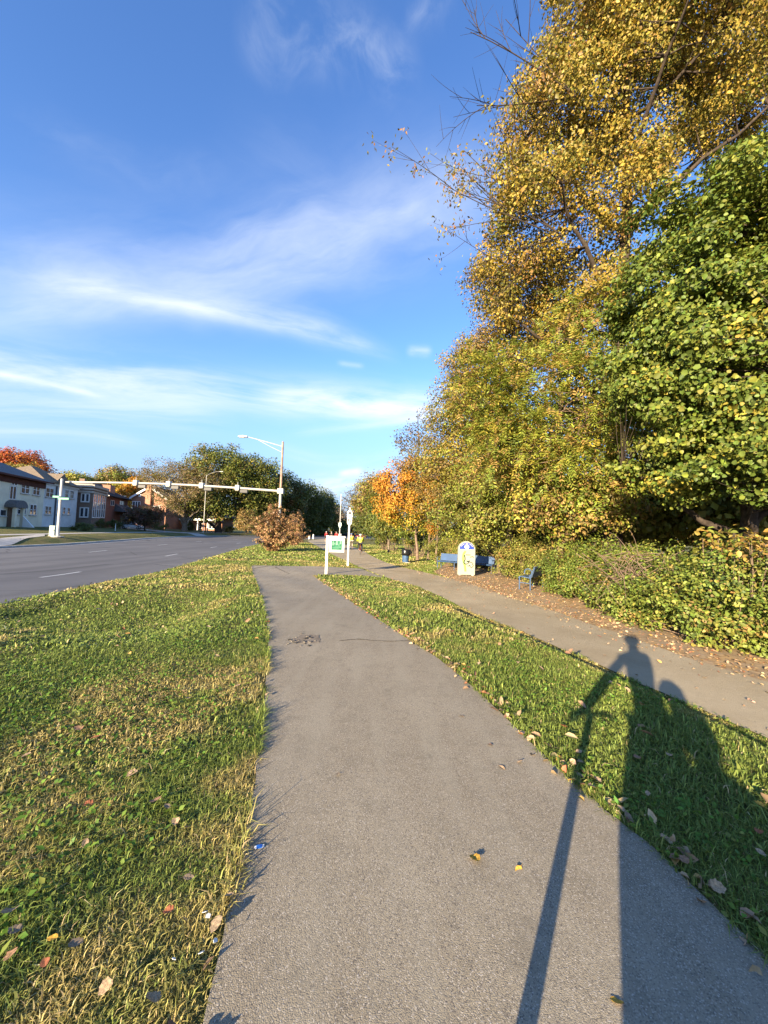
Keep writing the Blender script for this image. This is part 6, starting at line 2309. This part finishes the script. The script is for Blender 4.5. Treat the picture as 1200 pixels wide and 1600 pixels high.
p1 = at(562.5, 866)
bicycle('dark red bicycle with one black pannier under the rider in pale yellow', tuple(p1), R(4), 'red', 1)
person('cyclist in a pale yellow jacket and grey helmet riding away, right one', tuple(p1), R(4), cyc_pose(), HIVIS, DARK, DARK, mat('grey_shell', (.45, .46, .48), .4, .5), group='cyclists riding away')
p2 = at(548.5, 859)
bicycle('black bicycle under the rider in amber, behind the marker post', tuple(p2), R(7), 'black')
person('cyclist in an amber yellow top and pale trousers riding away, left one', tuple(p2), R(7), cyc_pose(), HIVIS2, KHAKI, DARK, mat('blue_shell', (.12, .16, .26), .4, .5), group='cyclists riding away')


def walk(ph, h):
    J = standing(h)
    k = h / 1.74
    for s_, sg in (('l', 1), ('r', -1)):
        q = sg * ph
        x = J['kn' + s_][0]
        J['kn' + s_] = (x, .16 * q + .04, .51 * k)
        J['an' + s_] = (x, .30 * q - .02, (.09 if q > 0 else .15) * k)
        J['heel' + s_] = (x, .30 * q - .07, (.04 if q > 0 else .12) * k)
        J['toe' + s_] = (x, .30 * q + .15, .04 * k)
        J['el' + s_] = (J['el' + s_][0], -.10 * q - .04, 1.14 * k)
        J['wr' + s_] = (J['wr' + s_][0], -.18 * q + .06, .93 * k)
        J['hand' + s_] = (J['hand' + s_][0], -.20 * q + .10, .86 * k)
    return J


gP = 'people crossing the road'
def walker(label, px, Y, rz, ph, h, *a, **kw):
    b = at_y(px, 820, Y)
    z = max(g1(b[0], Y), g1(b[0], Y)) + .02
    return person(label, (b[0], Y, z), rz, walk(ph, h), *a, group=gP, **kw)


walker('pedestrian in a red top and dark shorts with a white cap, leftmost of the group', 510.5, 70, R(20), 1, 1.78, RED, DARK, WSH, WCL and mat('white_cap', (.7, .7, .7), .6), bare_legs=True, helmet=False)
walker('person in black with a white cap standing behind the green board sign', 518.5, 80, R(170), .3, 1.72, DARK, DARK, DARK, mat('white_cap', (.7, .7, .7), .6), helmet=False)
walker('person in a red jacket right behind the green board sign', 526, 74, R(10), -.7, 1.76, RED, NAVY, WSH, mat('pale_cap', (.5, .4, .35), .6), helmet=False)
walker('person in a white top beside the red jacket', 532, 74, R(15), .8, 1.68, WCL, DARK, WSH, None, helmet=False)


def car(label, loc, rz, col, group=None, kind='sedan'):
    root = empty('parked_car', loc, rz, label, 'car', group)
    paint = mat('paint_' + col, {'white': (.62, .62, .62), 'black': (.018, .018, .022), 'blue': (.03, .04, .08), 'red': (.12, .02, .03)}[col], .25, .5)
    lo = [(-2.2, .32), (-2.25, .55), (-2.18, .80), (-1.6, .90), (1.0, .92), (1.9, .82), (2.2, .66), (2.25, .45), (2.2, .30)]
    m = MB().prism(lo, 'y', -.86, .86)
    m.prism([(-2.0, .86), (-1.75, .915), (.95, .935), (1.7, .855)], 'y', -.80, .80)
    m.build('body', paint, root)
    cab = [(-1.75, .90), (-1.25, 1.36), (-.6, 1.46), (.25, 1.44), (1.0, .93)] if kind == 'sedan' else [(-2.05, .88), (-1.85, 1.60), (-.6, 1.70), (.35, 1.66), (1.05, .93)]
    def sec(y, inset):
        return [(x, y * (1 if i in (0, len(cab) - 1) else .80), z) for i, (x, z) in enumerate(cab)]
    n = len(cab)
    vs = sec(-.78, 0) + sec(.78, 0)
    MB().raw(vs, [tuple(range(n))] + [tuple(range(2 * n - 1, n - 1, -1))] + [(i, i + n, (i + 1) % n + n, (i + 1) % n) for i in range(n)]).build('cabin_glass', M_GLASS, root)
    rf = MB().raw([(x * .98, y * 1.01, z + .012) for x, y, z in (vs[1], vs[2], vs[3], vs[3 + n], vs[2 + n], vs[1 + n])] + [(x * .98, y * 1.01, z - .05) for x, y, z in (vs[1], vs[2], vs[3], vs[3 + n], vs[2 + n], vs[1 + n])],
                  [(0, 1, 4, 5), (1, 2, 3, 4), (0, 6, 7, 1), (1, 7, 8, 2), (2, 8, 9, 3), (3, 9, 10, 4), (4, 10, 11, 5), (5, 11, 6, 0)])
    rf.build('roof', paint, root)
    pl = MB()
    for sg in (-1, 1):
        for i in range(len(cab) - 1):
            a, b = vs[i if sg < 0 else i + n], vs[i + 1 if sg < 0 else i + 1 + n]
            pl.tube([a, b], .035, 5)
        pl.tube([(-.35, sg * .79, .91), (-.4, sg * .64, cab[2][1])], .03, 5)
    pl.build('pillars', paint, root)
    for x in (-1.35, 1.38):
        for sg in (-1, 1):
            w = MB().torus((x, sg * .80, .32), .23, .095, 'y', 20, 6).build('wheel', M_BLACK, root)
            mm = MB()
            mm.lathe([(.17, -.03), (.19, .02), (.05, .05), (.0, .05)], 12)
            rm = mm.build('rim', M_GALV, w)
            rm.location = (x, sg * .84, .32)
            rm.rotation_euler = (R(-90) * sg, 0, 0)
    for sg in (-1, 1):
        MB().bbox(2.10, 2.24, sg * .62 - .18, sg * .62 + .18, .60, .72, .02).build('headlight', M_WHITE, root)
        MB().bbox(-2.27, -2.15, sg * .66 - .16, sg * .66 + .16, .62, .78, .02).build('tail_light', mat('tail_red', (.35, .01, .01), .3), root)
    return root


b = at_y(206, 818, 88)
car('white car parked by the small dark purple tree', (b[0], 88, g1(b[0], 88)), R(20), 'white', kind='van')
for px, Y, rz, col, lab in ((541, 150, 155, 'black', 'black car parked on the far side of the road, left of the marker post'), (556, 146, 150, 'blue', 'dark blue car on the road right of the marker post'), (566, 140, 150, 'red', 'dark red car at the road behind the cyclists')):
    b = at_y(px, 820, Y)
    car(lab, (b[0], Y, g1(b[0], Y) + .02), R(rz), col, 'dark cars on the far road')
bush('russet_shrub', 'pinkish russet shrub behind the parked cars, above the cyclists', 'shrub', [hb(-7.5, 176, 6.0, 5.5, 3)], 2600, 0.5, RUS, 350, 'russet shrubs beyond the road', 'dia', cr=1.0)
bush('russet_shrub', 'pale tan shrub behind the parked cars, left of the marker post', 'shrub', [hb(-18, 178, 4.5, 5, 3)], 2000, 0.5, [(1, (.30, .25, .15)), (1, (.2, .17, .1))], 351, 'russet shrubs beyond the road', 'dia', cr=1.0)

# ------------------------------------------------------------------ the rider holding the camera, whose shadow falls ahead
def rider():
    z0 = g1(0, 0) + .012
    sc = empty('moped', (0, 0, z0), 0, 'electric moped out of view, with a box and panel added to widen the shadow', 'moped')
    MB().prism([(-.30, .16), (.30, .16), (.44, .22), (.44, .25), (.28, .20), (-.30, .20)], 'x', -.06, .06).build('footboard', M_BLACK, sc)
    MB().prism([(-1.05, .42), (-.95, .22), (-.32, .18), (-.26, .30), (-.26, .74), (-.30, .84), (-.95, .86), (-1.08, .70)], 'x', -.11, .11).build('shadow_panel', mat('moped_grey', (.12, .13, .14), .35, .5), sc)  # unseen panel added to fill out the wedge of shadow
    MB().bbox(-.13, .13, -.80, -.28, .865, .98, .04).build('seat', M_BLACK, sc)
    MB().bbox(-.13, .13, -1.28, -.86, .90, 1.12, .04).build('shadow_box', M_BLACK, sc)  # unseen box added to widen the shadow on the grass
    MB().tube([(0, .49, .12), (0, .405, .92)], .030, 8).build('stem', M_BLACK, sc)
    MB().tube([(-.19, .375, .925), (-.1, .40, .93), (.1, .40, .93), (.19, .375, .925)], .016, 8).build('handlebar', M_BLACK, sc)
    for y in (.50, -1.0):
        w = MB().torus((0, y, .115), .075, .04, 'x', 24, 8).build('wheel', M_BLACK, sc)
        MB().tube([(-.05, y, .115), (.05, y, .115)], .04, 10).build('hub', M_GALV, w)
    bp = empty('added_pack', (0, -1.0, z0 + 1.122), 0, 'dark pack out of view, added on the moped box to shape the shadow', 'added_pack')  # unseen pack added for the second bump in the shadow
    MB().bbox(-.13, .13, -.12, .10, .002, .46, .08).build('bag', NAVY, bp)
    MB().bbox(-.10, .10, .102, .15, .04, .22, .02).build('pocket', NAVY, bp)
    J = dict(pelvis=(0, -.46, 1.14), spine=(0, -.46, 1.34), chest=(0, -.42, 1.58), neck=(0, -.41, 1.75), head=(0, -.38, 1.92), crown=(0, -.39, 2.01))
    J.update(shl=(-.15, -.41, 1.69), ell=(-.20, -.16, 1.40), wrl=(-.16, .24, 1.01), handl=(-.155, .32, .965),
             shr=(.15, -.41, 1.69), elr=(.20, -.22, 1.42), wrr=(.08, -.10, 1.47), handr=(.055, -.075, 1.505),
             hipl=(-.09, -.44, 1.08), knl=(-.09, -.27, .72), anl=(-.08, -.27, .30), heell=(-.08, -.32, .23), toel=(-.07, -.12, .225),
             hipr=(.10, -.44, 1.08), knr=(.13, -.12, .74), anr=(.12, -.08, .30), heelr=(.12, -.13, .23), toer=(.11, .07, .225))
    person('person on a moped steering one handed while holding up a phone', (0, 0, z0), 0, J, mat('grey_jacket', (.16, .17, .19), .85), DARK, DARK, WSH, fingers=True)
    ph = empty('phone', (0, -.025, EYE), 0, 'phone held up in the right hand of the moped rider', 'phone')
    MB().bbox(-.037, .037, -.004, .004, -.085, .075, .003).build('phone_body', M_BLACK, ph)
    MB().box(-.033, .033, -.0052, -.0043, -.078, .068).build('screen', M_GLASS, ph)


rider()
